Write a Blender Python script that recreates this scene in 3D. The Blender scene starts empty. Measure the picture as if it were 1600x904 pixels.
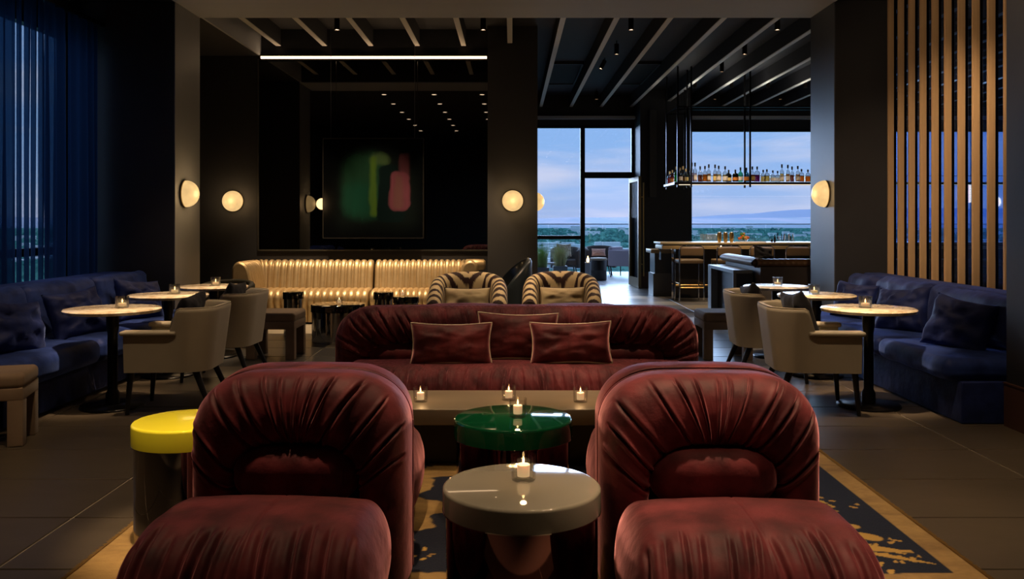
import bpy, bmesh, math, random
import numpy as np
from mathutils import Vector, Matrix
random.seed(7); rng = np.random.default_rng(7)
PI = math.pi
sc = bpy.context.scene
col = sc.collection
# ------------------------------------------------------------------ camera
cd = bpy.data.cameras.new('camera'); cam = bpy.data.objects.new('camera', cd); col.objects.link(cam)
cam.location = (0, 0, 1.4); cam.rotation_euler = (PI/2, 0, 0)
cd.sensor_width = 36; cd.lens = 1360/1600*36; cd.shift_y = -107/1600; cd.clip_end = 90000; cd.clip_start = .05
sc.camera = cam
vs = sc.view_settings
sc.display_settings.display_device = 'sRGB'
vs.view_transform = 'Standard'; vs.look = 'None'; vs.gamma = 1.0; vs.exposure = 0.0; vs.use_curve_mapping = False
cy = sc.cycles
cy.max_bounces = 7; cy.diffuse_bounces = 3; cy.glossy_bounces = 4; cy.transmission_bounces = 6; cy.transparent_max_bounces = 12
cy.caustics_reflective = False; cy.caustics_refractive = False; cy.sample_clamp_indirect = 3.0; cy.sample_clamp_direct = 0
cy.use_denoising = True
# ------------------------------------------------------------------ world: dusk sky with soft stretched clouds
def build_world():
    w = bpy.data.worlds.new('dusk_sky'); sc.world = w; w.use_nodes = True
    nt = w.node_tree; N = nt.nodes; L = nt.links; N.clear()
    tc = N.new('ShaderNodeTexCoord'); sep = N.new('ShaderNodeSeparateXYZ'); L.new(tc.outputs['Generated'], sep.inputs[0])
    mp = N.new('ShaderNodeMapping'); mp.inputs['Scale'].default_value = (1, 1, 7); L.new(tc.outputs['Generated'], mp.inputs[0])
    n1 = N.new('ShaderNodeTexNoise'); n1.inputs['Scale'].default_value = 3.6; n1.inputs['Detail'].default_value = 7; n1.inputs['Roughness'].default_value = .5
    L.new(mp.outputs[0], n1.inputs['Vector'])
    base = N.new('ShaderNodeValToRGB'); L.new(sep.outputs[2], base.inputs[0])
    cr = base.color_ramp; cr.elements[0].position = 0.0; cr.elements[0].color = (.38, .47, .75, 1)
    cr.elements[1].position = 1.0; cr.elements[1].color = (.33, .52, .95, 1)
    e = cr.elements.new(.03); e.color = (.33, .47, .78, 1)
    e = cr.elements.new(.09); e.color = (.27, .45, .79, 1)
    e = cr.elements.new(.3); e.color = (.28, .47, .9, 1)
    mask = N.new('ShaderNodeValToRGB'); L.new(n1.outputs[0], mask.inputs[0])
    mask.color_ramp.elements[0].position = .46; mask.color_ramp.elements[0].color = (0, 0, 0, 1)
    mask.color_ramp.elements[1].position = .64; mask.color_ramp.elements[1].color = (1, 1, 1, 1)
    mix = N.new('ShaderNodeMix'); mix.data_type = 'RGBA'
    L.new(mask.outputs[0], mix.inputs[0]); L.new(base.outputs[0], mix.inputs[6]); mix.inputs[7].default_value = (.58, .61, .80, 1)
    bg = N.new('ShaderNodeBackground'); L.new(mix.outputs[2], bg.inputs[0]); bg.inputs[1].default_value = SKY
    out = N.new('ShaderNodeOutputWorld'); L.new(bg.outputs[0], out.inputs[0])
SKY = 1.22
build_world()
def area(name, loc, rot, sx, sy, energy, color, portal=False):
    l = bpy.data.lights.new(name, 'AREA'); l.shape = 'RECTANGLE'; l.size = sx; l.size_y = sy; l.energy = energy; l.color = color
    if portal: l.cycles.is_portal = True
    o = bpy.data.objects.new(name, l); col.objects.link(o); o.location = loc; o.rotation_euler = rot
    return o
def sun(energy, color, angle, d):
    l = bpy.data.lights.new('dusk_skylight', 'SUN'); l.energy = energy; l.color = color; l.angle = math.radians(angle)
    o = bpy.data.objects.new('dusk_skylight', l); col.objects.link(o); o.rotation_euler = Vector(d).to_track_quat('-Z', 'Y').to_euler()
sun(7.2, (.50, .68, 1.0), 46, (-.03, -1, -.16))
BEAM = 3.2      # every downlight beam is scaled by this
area('window_portal', (1.6, 19.3, 1.9), (PI/2, 0, PI), 2.4, 3.6, 1, (1, 1, 1), True).rotation_euler = (-PI/2, 0, 0)
area('window_portal', (8, 19.3, 2.2), (-PI/2, 0, 0), 8.6, 2.6, 1, (1, 1, 1), True)
area('window_portal', (-4.85, 7.9, 1.8), (0, -PI/2, 0), 3.4, 3.2, 1, (1, 1, 1), True)

# ------------------------------------------------------------------ materials
MATS = {}
def mat(name, c, rough=.6, metal=0, sheen=0, sheen_tint=None, coat=0, trans=0, ior=None, spec=None, emit=None, es=1.0,
        noise=None, bump=None, sss=0):
    """noise = (scale, colour2, lo, hi, (sx,sy,sz))   bump = (scale, strength, (sx,sy,sz))"""
    if name in MATS: return MATS[name]
    m = bpy.data.materials.new(name); m.use_nodes = True
    nt = m.node_tree; N = nt.nodes; L = nt.links; b = N['Principled BSDF']
    b.inputs['Base Color'].default_value = (*c, 1); b.inputs['Roughness'].default_value = rough; b.inputs['Metallic'].default_value = metal
    b.inputs['Sheen Weight'].default_value = sheen
    if sheen: b.inputs['Sheen Roughness'].default_value = .35
    if sheen_tint: b.inputs['Sheen Tint'].default_value = (*sheen_tint, 1)
    b.inputs['Coat Weight'].default_value = coat; b.inputs['Coat Roughness'].default_value = .03
    b.inputs['Transmission Weight'].default_value = trans
    if ior: b.inputs['IOR'].default_value = ior
    if spec is not None: b.inputs['Specular IOR Level'].default_value = spec
    if emit: b.inputs['Emission Color'].default_value = (*emit, 1); b.inputs['Emission Strength'].default_value = es
    if sss: b.inputs['Subsurface Weight'].default_value = sss; b.inputs['Subsurface Scale'].default_value = .03
    if noise or bump: tc = N.new('ShaderNodeTexCoord')
    def tex(scale, sxyz, detail=5):
        mp = N.new('ShaderNodeMapping'); mp.inputs['Scale'].default_value = sxyz; L.new(tc.outputs['Object'], mp.inputs[0])
        n = N.new('ShaderNodeTexNoise'); n.inputs['Scale'].default_value = scale; n.inputs['Detail'].default_value = detail
        L.new(mp.outputs[0], n.inputs['Vector']); return n
    if noise:
        n = tex(noise[0], noise[4] if len(noise) > 4 else (1, 1, 1))
        r = N.new('ShaderNodeMapRange'); r.inputs[1].default_value = noise[2]; r.inputs[2].default_value = noise[3]; L.new(n.outputs[0], r.inputs[0])
        mx = N.new('ShaderNodeMix'); mx.data_type = 'RGBA'; L.new(r.outputs[0], mx.inputs[0])
        mx.inputs[6].default_value = (*c, 1); mx.inputs[7].default_value = (*noise[1], 1); L.new(mx.outputs[2], b.inputs['Base Color'])
    if bump:
        n = tex(bump[0], bump[2] if len(bump) > 2 else (1, 1, 1))
        bp = N.new('ShaderNodeBump'); bp.inputs['Strength'].default_value = bump[1]; bp.inputs['Distance'].default_value = .01
        L.new(n.outputs[0], bp.inputs['Height']); L.new(bp.outputs[0], b.inputs['Normal'])
    MATS[name] = m; return m
def attr_mat(name, rough=.8, sheen=0, coat=0, bump=None, spec=.3):
    m = mat(name, (.5, .5, .5), rough, sheen=sheen, coat=coat, bump=bump, spec=spec); nt = m.node_tree
    a = nt.nodes.new('ShaderNodeAttribute'); a.attribute_name = 'Col'; nt.links.new(a.outputs['Color'], nt.nodes['Principled BSDF'].inputs['Base Color']); return m
def pane_mat(name, tint, gloss=.07, rough=.0, gmax=.6):
    m = bpy.data.materials.new(name); m.use_nodes = True; nt = m.node_tree; N = nt.nodes; L = nt.links; N.clear()
    t = N.new('ShaderNodeBsdfTransparent'); t.inputs[0].default_value = (*tint, 1)
    g = N.new('ShaderNodeBsdfGlossy'); g.inputs['Roughness'].default_value = rough
    f = N.new('ShaderNodeLayerWeight'); f.inputs[0].default_value = .25
    r = N.new('ShaderNodeMapRange'); r.inputs[3].default_value = gloss; r.inputs[4].default_value = gmax; L.new(f.outputs['Fresnel'], r.inputs[0])
    mx = N.new('ShaderNodeMixShader'); L.new(r.outputs[0], mx.inputs[0]); L.new(t.outputs[0], mx.inputs[1]); L.new(g.outputs[0], mx.inputs[2])
    o = N.new('ShaderNodeOutputMaterial'); L.new(mx.outputs[0], o.inputs[0]); return m
def marble_mat(name, c1, c2, c3):
    m = mat(name, c1, .18, coat=.3); nt = m.node_tree; N = nt.nodes; L = nt.links
    tc = N.new('ShaderNodeTexCoord'); n = N.new('ShaderNodeTexNoise'); n.inputs['Scale'].default_value = 7; n.inputs['Detail'].default_value = 9
    n.inputs['Distortion'].default_value = 1.4; n.inputs['Roughness'].default_value = .65
    L.new(tc.outputs['Object'], n.inputs['Vector']); r = N.new('ShaderNodeValToRGB'); L.new(n.outputs[0], r.inputs[0])
    cr = r.color_ramp; cr.elements[0].position = .3; cr.elements[0].color = (*c3, 1); cr.elements[1].position = .7; cr.elements[1].color = (*c1, 1)
    e = cr.elements.new(.46); e.color = (*c2, 1); e = cr.elements.new(.54); e.color = (*c1, 1)
    L.new(r.outputs[0], N['Principled BSDF'].inputs['Base Color']); return m

VELVET_C = (.105, .016, .018)
def velvet(name, c, c2, tint, sheen=.8, bscale=9, bstr=.35, stretch=(1, 1, 1)):
    m = mat(name, c, .62, sheen=sheen, sheen_tint=tint, spec=.25, noise=(7.5, c2, .38, .66), bump=None)
    nt = m.node_tree; N = nt.nodes; L = nt.links; b = N['Principled BSDF']
    tc = N.new('ShaderNodeTexCoord')
    def nz(s, vec, d=4):
        mp = N.new('ShaderNodeMapping'); mp.inputs['Scale'].default_value = vec; L.new(tc.outputs['Object'], mp.inputs[0])
        n = N.new('ShaderNodeTexNoise'); n.inputs['Scale'].default_value = s; n.inputs['Detail'].default_value = d; L.new(mp.outputs[0], n.inputs['Vector']); return n
    n1 = nz(bscale, stretch); n2 = nz(220, (1, 1, 1), 2)
    ad = N.new('ShaderNodeMath'); ad.operation = 'MULTIPLY_ADD'; L.new(n2.outputs[0], ad.inputs[0]); ad.inputs[1].default_value = .05; L.new(n1.outputs[0], ad.inputs[2])
    bp = N.new('ShaderNodeBump'); bp.inputs['Strength'].default_value = bstr; bp.inputs['Distance'].default_value = .02
    L.new(ad.outputs[0], bp.inputs['Height']); L.new(bp.outputs[0], b.inputs['Normal'])
    return m
m_velvet = velvet('burgundy_velvet', (.048, .0045, .008), (.150, .022, .028), (1, .42, .46), 1.0)
m_velvet_w = velvet('burgundy_velvet_gathered', (.048, .0045, .009), (.150, .022, .030), (1, .42, .48), 1.0, 14, .8, (2.6, 1, .55))
m_navy = velvet('navy_velvet', (.008, .022, .12), (.022, .05, .24), (.22, .36, 1), .8, 5, .5)
m_navy_d = velvet('dark_navy_velvet', (.007, .014, .08), (.015, .03, .15), (.28, .4, 1), .55, 6, .5)
m_black_fab = mat('black_cushion_fabric', (.008, .008, .013), .9, sheen=.06, bump=(12, .4))
m_linen = mat('taupe_upholstery', (.46, .41, .31), .75, sheen=.15, noise=(4, (.42, .37, .28), .3, .7), bump=(350, .12))
m_linen_d = mat('taupe_bench_fabric', (.24, .165, .105), .8, sheen=.2, noise=(6, (.31, .22, .15), .3, .7), bump=(300, .12))
m_blackwood = mat('black_wood', (.008, .008, .009), .3)
m_wall = mat('black_plaster', (.016, .017, .021), .55, noise=(2.2, (.022, .023, .028), .3, .7), bump=(40, .05))
m_wall_col = mat('charcoal_panel', (.075, .083, .096), .42, noise=(1.5, (.088, .097, .112), .3, .7, (1, 1, .3)), bump=(60, .05))
m_ceil = mat('dark_ceiling_paint', (.03, .031, .036), .7)
m_beam = mat('grey_beam_paint', (.50, .53, .58), .6, noise=(1.2, (.56, .59, .64), .3, .7, (.3, 1, 1)))
m_strip = mat('lit_baffle_underside', (.85, .82, .76), .5)  # paler than the baffle sides; light on the undersides is in the colour
m_baffle = mat('dark_baffle', (.03, .03, .035), .6)
m_metal_bk = mat('black_metal', (.01, .01, .011), .3, .6)
m_chrome = mat('smoked_mirror_steel', (.42, .38, .36), .05, 1)
m_chrome_b = mat('dark_bronze_mirror', (.24, .11, .11), .05, 1)
m_brass = mat('brass', (.62, .43, .17), .28, 1)
m_tile = mat('brown_grey_porcelain', (.066, .052, .036), .36, noise=(3, (.082, .065, .046), .3, .7, (1, 3, 1)), bump=(90, .03))
m_tile2 = mat('charcoal_porcelain', (.05, .048, .045), .33, noise=(3, (.062, .06, .056), .3, .7, (1, 3, 1)))
m_tile_l = mat('pale_limestone_tile', (.46, .42, .33), .34, noise=(3, (.36, .33, .27), .3, .7, (1, 3, 1)))
m_tile_m = mat('grey_stone_tile', (.23, .225, .22), .3, noise=(3, (.16, .16, .165), .3, .7, (1, 3, 1)))
m_grout = mat('pale_grout', (.42, .36, .27), .8)
m_marble = marble_mat('cream_marble', (.80, .72, .57), (.62, .50, .34), (.40, .28, .17))
m_wood = mat('oak_slat_wood', (.50, .34, .19), .5, noise=(5, (.40, .255, .135), .35, .7, (6, 6, .25)))
m_wax = mat('candle_wax', (.85, .78, .62), .5, emit=(1, .62, .3), es=.45, sss=.4)
m_flame = mat('candle_flame', (1, .7, .3), .5, emit=(1, .60, .22), es=9.0)
m_gold = mat('gold_metallic_leather', (.76, .60, .36), .46, .8, noise=(8, (.66, .50, .28), .3, .7))
m_glow = mat('opal_lamp_glass', (.9, .75, .5), .4, emit=(1, .64, .26), es=1.0)
m_glow.node_tree.nodes['Principled BSDF'].inputs['Base Color'].default_value = (.1, .08, .05, 1)
m_bulb = mat('warm_light_source', (1, .8, .6), .5, emit=(1, .66, .36), es=14)
m_led = mat('warm_led_strip', (1, .8, .6), .5, emit=(1, .66, .38), es=5)
m_win = mat('black_window_frame', (.012, .012, .014), .4, .3)
m_glass = pane_mat('window_glass', (.93, .96, .98), .03)
m_glass_d = pane_mat('door_glass', (.8, .84, .86), .005, 0, .01)
m_cup = pane_mat('candle_glass', (.985, .985, .98), .04, 0, .3)
m_rail_g = pane_mat('balustrade_glass', (.85, .93, .95), .04)
m_mirror = mat('tinted_mirror', (.17, .165, .16), .015, 1)
m_plinth = mat('dark_plinth', (.012, .01, .009), .5)
m_stone = mat('taupe_stone_top', (.20, .155, .105), .42, noise=(2, (.24, .19, .13), .3, .7, (.4, 2, 1)))

# ------------------------------------------------------------------ mesh helpers
class MB:
    def __init__(s): s.v = []; s.f = []; s.sm = []; s.n = 0
    def add(s, V, F, smooth=False):
        V = np.asarray(V, float).reshape(-1, 3); s.v.append(V); n = s.n
        for f in F: s.f.append([i+n for i in f]); s.sm.append(smooth)
        s.n += len(V); return s
    def box(s, x0, x1, y0, y1, z0, z1):
        V = [(x, y, z) for z in (z0, z1) for y in (y0, y1) for x in (x0, x1)]
        return s.add(V, [(0, 2, 3, 1), (4, 5, 7, 6), (0, 1, 5, 4), (2, 6, 7, 3), (0, 4, 6, 2), (1, 3, 7, 5)])
    def cyl(s, p, q, r0, r1=None, n=16, smooth=True):
        r1 = r0 if r1 is None else r1; p = Vector(p); q = Vector(q); d = (q-p).normalized()
        a = d.orthogonal().normalized(); b = d.cross(a); V = []
        for c, r in ((p, r0), (q, r1)):
            for i in range(n): t = 2*PI*i/n; V.append(c+a*(r*math.cos(t))+b*(r*math.sin(t)))
        s.add(V, [(i, (i+1) % n, n+(i+1) % n, n+i) for i in range(n)], smooth)
        s.add(V[:n], [tuple(range(n))[::-1]]); s.add(V[n:], [tuple(range(n))]); return s
    def lathe(s, prof, n=32, c=(0, 0, 0), smooth=True, axis='z'):
        V = []; m = len(prof)
        for i in range(n):
            t = 2*PI*i/n
            for r, z in prof:
                x, y = r*math.cos(t), r*math.sin(t)
                V.append((c[0]+x, c[1]+y, c[2]+z) if axis == 'z' else ((c[0]+x, c[1]-z, c[2]+y) if axis == '-y' else (c[0]+z, c[1]+x, c[2]+y)))
        F = []
        for i in range(n):
            j = (i+1) % n
            for k in range(m-1): F.append((i*m+k, j*m+k, j*m+k+1, i*m+k+1))
        return s.add(V, F, smooth)
    def tube(s, pts, r, n=8, closed=False):
        P = [Vector(p) for p in pts]; V = []; m = len(P); up = None
        for i, p in enumerate(P):
            a = P[(i-1) % m] if (closed or i > 0) else p; b = P[(i+1) % m] if (closed or i < m-1) else p
            d = (b-a).normalized() if (b-a).length > 1e-9 else Vector((0, 0, 1))
            if up is None: up = d.orthogonal().normalized()
            up = (up-d*up.dot(d)).normalized(); w = d.cross(up)
            for k in range(n): t = 2*PI*k/n; V.append(p+up*(r*math.cos(t))+w*(r*math.sin(t)))
        F = []
        for i in range(m if closed else m-1):
            j = (i+1) % m
            for k in range(n): F.append((i*n+k, i*n+(k+1) % n, j*n+(k+1) % n, j*n+k))
        s.add(V, F, True)
        if not closed: s.add(V[:n], [tuple(range(n))[::-1]]); s.add(V[-n:], [tuple(range(n))])
        return s
    def grid(s, G, cu=False, cv=False, smooth=True, flip=False):
        nu, nv = G.shape[:2]; F = []
        for i in range(nu if cu else nu-1):
            for j in range(nv if cv else nv-1):
                a, b, c, d = i*nv+j, ((i+1) % nu)*nv+j, ((i+1) % nu)*nv+(j+1) % nv, i*nv+(j+1) % nv
                F.append((a, d, c, b) if flip else (a, b, c, d))
        return s.add(G.reshape(-1, 3), F, smooth)
    def mesh(s, name='m'):
        me = bpy.data.meshes.new(name); me.from_pydata(np.concatenate(s.v).tolist(), [], s.f)
        me.polygons.foreach_set('use_smooth', s.sm); me.update(); return me
def fix_normals(me):
    bm = bmesh.new(); bm.from_mesh(me); bmesh.ops.recalc_face_normals(bm, faces=bm.faces); bm.to_mesh(me); bm.free()
def part(name, mb, m, parent=None, loc=None, rot=None, fix=True):
    me = mb.mesh(name) if isinstance(mb, MB) else mb
    if fix and isinstance(mb, MB): fix_normals(me)
    if isinstance(mb, MB) and len(me.vertices) < 5000: me.set_sharp_from_angle(angle=math.radians(48))
    if m and not me.materials: me.materials.append(m)
    o = bpy.data.objects.new(name, me); col.objects.link(o)
    if parent: o.parent = parent
    if loc: o.location = loc
    if rot: o.rotation_euler = rot
    return o
def thing(name, label, cat, loc=(0, 0, 0), rz=0, group=None):
    o = bpy.data.objects.new(name, None); o.empty_display_size = .1; col.objects.link(o); o.location = loc; o.rotation_euler = (0, 0, rz)
    o['label'] = label; o['category'] = cat
    if group: o['group'] = group
    return o
def tag(o, label, cat, group=None, kind=None):
    o['label'] = label; o['category'] = cat
    if group: o['group'] = group
    if kind: o['kind'] = kind
    return o
def struct(name, mb, m, parent=None):
    o = part(name, mb, m, parent)
    if not parent: o['kind'] = 'structure'
    return o
def dup(root, loc, rz, label, group=None, scale=None):
    r = root.copy(); col.objects.link(r); r.location = loc; r.rotation_euler = (0, 0, rz); r['label'] = label
    if scale: r.scale = scale
    if group: r['group'] = group
    for ch in root.children:
        c = ch.copy(); col.objects.link(c); c.parent = r
        for g in ch.children:
            d = g.copy(); col.objects.link(d); d.parent = c
    return r
def rbox(h, r, n, seg=4):
    """rounded box: half sizes h, fillet radii r, interior segments n -> V, Nrm, faces"""
    h = np.array(h, float); r = np.minimum(np.array(r, float), h*.999)
    ax = []
    for k in range(3):
        t = np.tan(np.linspace(0, PI/4, seg+1))*r[k]; inn = np.linspace(-(h[k]-r[k]), h[k]-r[k], n[k]+1)
        ax.append(np.concatenate([-(h[k]-r[k])-t[::-1][:-1], inn, (h[k]-r[k])+t[1:]]))
    V = []; F = []; off = 0
    for k in range(3):
        a, b = (k+1) % 3, (k+2) % 3; A, B = np.meshgrid(ax[a], ax[b], indexing='ij')
        for sgn in (-1, 1):
            P = np.zeros(A.shape+(3,)); P[..., k] = sgn*h[k]; P[..., a] = A; P[..., b] = B
            nu, nv = A.shape; V.append(P.reshape(-1, 3))
            idx = np.arange(nu*nv).reshape(nu, nv)+off; off += nu*nv
            q = np.stack([idx[:-1, :-1], idx[1:, :-1], idx[1:, 1:], idx[:-1, 1:]], -1).reshape(-1, 4)
            F.append(q if sgn > 0 else q[:, ::-1])
    V = np.concatenate(V); F = np.concatenate(F)
    _, ui, inv = np.unique(np.round(V, 5), axis=0, return_index=True, return_inverse=True)
    V = V[ui]; F = inv.reshape(-1)[F]
    inner = np.clip(V, -(h-r), h-r); d = (V-inner)/r; d /= np.maximum(np.linalg.norm(d, axis=1, keepdims=True), 1e-9)
    return inner+d*r, d, F
def rb(mb, x0, x1, y0, y1, z0, z1, r=.01, seg=2, n=(1, 1, 1)):
    V, N, F = rbox(((x1-x0)/2, (y1-y0)/2, (z1-z0)/2), (r, r, r) if not isinstance(r, tuple) else r, n, seg)
    return mb.add(V+np.array([(x0+x1)/2, (y0+y1)/2, (z0+z1)/2]), F.tolist(), True)
def sstep(a, b, x): t = np.clip((x-a)/(b-a), 0, 1); return t*t*(3-2*t)
def vnoise(x, y, seed=0):
    def h(i, j):
        n = np.sin(i*127.1+j*311.7+seed*74.7)*43758.5453; return n-np.floor(n)
    xi, yi = np.floor(x), np.floor(y); fx, fy = x-xi, y-yi; fx = fx*fx*(3-2*fx); fy = fy*fy*(3-2*fy)
    return (h(xi, yi)*(1-fx)+h(xi+1, yi)*fx)*(1-fy)+(h(xi, yi+1)*(1-fx)+h(xi+1, yi+1)*fx)*fy
def fbm(x, y, seed=0, o=4):
    s = 0; a = .5
    for k in range(o): s = s+a*vnoise(x*2**k, y*2**k, seed+k); a *= .5
    return s
def catmull(P, n):
    P = np.array(P, float); P = np.vstack([2*P[0]-P[1], P, 2*P[-1]-P[-2]]); m = len(P)-3; out = []
    for q in np.linspace(0, m-1e-6, n):
        i = int(q); t = q-i; p0, p1, p2, p3 = P[i:i+4]
        out.append(.5*((2*p1)+(-p0+p2)*t+(2*p0-5*p1+4*p2-p3)*t*t+(-p0+3*p1-3*p2+p3)*t**3))
    return np.array(out)
def set_colors(me, C):
    a = me.color_attributes.new('Col', 'FLOAT_COLOR', 'POINT'); a.data.foreach_set('color', np.c_[C, np.ones(len(C))].astype(np.float32).ravel())

# ------------------------------------------------------------------ the shell
T = MB().box(-4.9, 12.2, -3, 19.2, -.06, -.006)
floor = struct('floor', T, m_grout)
# tiles
tm = {}
for k, mm in (('d', m_tile), ('c', m_tile2), ('l', m_tile_l), ('m', m_tile_m)):
    t = MB(); V, N_, F = rbox((.6055, .3, .006), (.004, .004, .003), (1, 1, 1), 1); t.add(V, F.tolist(), False); me = t.mesh('floor_tile'); me.materials.append(mm); tm[k] = me
cnt = 0
yrows = [4.725-.611*4+.611*i for i in range(28)]
light = {}
for i, y0 in enumerate(yrows):
    if y0 > 19.1: break
    for j in range(-3, 6):
        x0 = -2.078+1.222*j
        if x0 > 6.5: continue
        key = 'd'
        if y0 > 8.3: key = 'c'
        if y0 > 9.2 and y0 < 13 and x0 < .3: key = 'l' if (i*3+j*5) % 4 < 2 else 'c'
        if y0 > 8.8 and x0 >= .3: key = ['m', 'l', 'm', 'c', 'm', 'l'][(i*5+j*3) % 6]
        if y0 > 13 and x0 < .3: continue
        if y0 < 9.5 and (x0 > 4.2): continue
        o = bpy.data.objects.new('floor_tile', tm[key]); col.objects.link(o); o.parent = floor; o.location = (x0+.611, y0+.3055, -.006+.0001*cnt/300); cnt += 1
struct('ceiling', MB().box(-4.9, 4.05, -3, 10.1, 3.77, 4.3).box(-4.9, -3.63, 10.1, 12.6, 3.77, 4.3).box(-3.63, 12.2, 10.1, 19.5, 4.15, 4.3).box(4.05, 12.2, 5.7, 10.1, 4.15, 4.3), m_ceil)
struct('trim_1', MB().box(-3.63, 3.475, 9.2, 10.1, 3.755, 3.7705), m_beam)   # beam soffit
struct('wall_back', MB().box(-4.9, 12.2, -3.15, -3, 0, 4.3), m_wall)
struct('wall_left', MB().box(-4.9, -4.75, -3, 6.2, 0, 4.3).box(-4.9, -4.75, 6.2, 9.36, 3.4, 4.3).box(-4.9, -4.75, 6.2, 9.36, 0, .25).box(-4.9, -4.75, 9.36, 19.2, 0, 4.3), m_wall)
struct('wall_left_pier', MB().box(-4.75, -3.63, 9.36, 10.1, 0, 3.755), m_wall)
struct('wall_left_pier_panel', MB().box(-3.632, -3.622, 9.36, 10.1, 0, 3.755), mat('lit_pier_panel', (.23, .245, .265), .45, noise=(1.5, (.26, .275, .295), .3, .7, (1, 1, .3)), bump=(60, .05)))  # paler copy of the pier panel; its stronger light is in the colour
struct('wall_right_pier', MB().box(3.475, 4.05, 9.36, 10.1, 0, 4.15), m_wall)
struct('wall_right_pier_panel', MB().box(3.465, 3.476, 9.36, 10.1, 0, 3.755), m_wall_col)
struct('wall_right', MB().box(3.38, 4.2, -3, 5.95, 0, 4.15), m_wall)
struct('wall_far_right', MB().box(4.2, 12.2, 5.7, 5.95, 0, 4.15).box(12.05, 12.2, 5.95, 19.2, 0, 4.15), m_wall)
struct('baseboard_right', MB().box(3.365, 3.382, -3, 5.955, 0, .29).box(3.36, 3.385, -3, 5.958, .29, .3), mat('brown_skirting', (.075, .035, .022), .4))
struct('wall_mirror', MB().box(-4.75, -.345, 12.5, 12.8, 0, 4.15), m_wall)
struct('wall_centre_column', MB().box(-.345, .36, 12.3, 19.1, 0, 4.15), m_wall)
struct('wall_centre_column_face', MB().box(-.345, .361, 12.292, 12.301, 0, 4.15), mat('column_face_paint', (.055, .056, .060), .5, bump=(40, .05)))
# far wall around the windows (plane Y = 19.1)
F_ = 19.1
struct('wall_far', MB().box(.36, 12.2, F_, F_+.3, 3.5, 4.3).box(2.68, 3.76, F_-.9, F_+.3, 0, 4.15).box(3.76, 12.2, F_, F_+.3, 3.41, 3.5).box(3.76, 12.2, F_, F_+.3, 0, .6), m_wall)
struct('wall_far_niche', MB().box(2.86, 3.0, F_-1.05, F_-.9, 1.9, 3.7), mat('grey_niche', (.05, .05, .052), .5))
struct('baseboard_far', MB().box(2.66, 3.75, F_-.93, F_-.9, 0, .32), mat('umber_skirting', (.09, .04, .025), .35))
# mullions
w1 = struct('window_1', MB().box(1.5, 1.6, F_-.02, F_+.1, 0, 3.5).box(.36, 2.68, F_-.02, F_+.1, 3.44, 3.5).box(.36, .4, F_-.02, F_+.1, 0, 3.5).box(2.62, 2.68, F_-.02, F_+.1, 0, 3.5)
            .box(.4, 1.5, F_-.02, F_+.1, 1.0, 1.08).box(.4, 1.5, F_-.02, F_+.1, 0, .06).box(1.6, 2.62, F_-.02, F_+.1, 2.34, 2.47), m_win)
part('glass_pane', MB().box(.4, 1.5, F_+.03, F_+.04, 1.08, 3.44), m_glass, w1)
part('glass_pane', MB().box(.4, 1.5, F_+.03, F_+.04, .06, 1.0), m_glass, w1)
part('glass_pane', MB().box(1.6, 2.62, F_+.03, F_+.04, 2.47, 3.44), m_glass, w1)
part('door_closer', MB().box(1.95, 2.3, F_-.1, F_-.02, 2.38, 2.46), m_win, w1)
w2 = struct('window_2', MB().box(3.76, 3.84, F_-.02, F_+.1, .6, 3.41).box(3.84, 12.05, F_-.02, F_+.1, .6, .66).box(3.84, 12.05, F_-.02, F_+.1, 3.36, 3.41).box(8.0, 8.08, F_-.02, F_+.1, .66, 3.36).box(10.1, 10.18, F_-.02, F_+.1, .66, 3.36), m_win)
for a, b in ((3.84, 8.0), (8.08, 10.1), (10.18, 12.05)):
    part('glass_pane', MB().box(a, b, F_+.03, F_+.04, .66, 3.36), m_glass, w2)
# open door leaf, hinged at X=2.62, swung into the room
d1 = bpy.data.objects.new('door_1', None); col.objects.link(d1); d1['kind'] = 'structure'; d1.location = (2.585, F_-.03, 0); d1.rotation_euler = (0, 0, math.radians(94))
dm = mat('bronze_door_frame', (.34, .25, .11), .4, .4)
part('door_frame', MB().box(-1.0, -.9, -.03, .03, .01, 2.33).box(-.09, 0, -.03, .03, .01, 2.33).box(-.9, -.09, -.03, .03, .01, .2).box(-.9, -.09, -.03, .03, 2.23, 2.33), dm, d1)
part('door_glass', MB().box(-.9, -.09, -.006, .006, .2, 2.23), m_glass_d, d1)
part('door_handle', MB().cyl((-.95, -.09, .25), (-.95, -.09, 2.2), .016).cyl((-.95, -.03, .5), (-.95, -.09, .5), .01).cyl((-.95, -.03, 1.9), (-.95, -.09, 1.9), .01), m_brass, d1)
# left windows behind the curtains
w3 = struct('window_3', MB().box(-4.86, -4.76, 6.2, 9.36, 1.05, 1.13).box(-4.86, -4.76, 6.2, 9.36, .25, .31).box(-4.86, -4.76, 6.2, 9.36, 3.34, 3.4).box(-4.86, -4.76, 7.4, 7.47, .25, 3.4).box(-4.86, -4.76, 9.29, 9.36, .25, 3.4), m_win)
for a, b in ((6.2, 7.4), (7.47, 9.29)):
    part('glass_pane', MB().box(-4.82, -4.815, a, b, 1.13, 3.34), m_glass, w3); part('glass_pane', MB().box(-4.82, -4.815, a, b, .31, 1.05), m_glass, w3)
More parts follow.
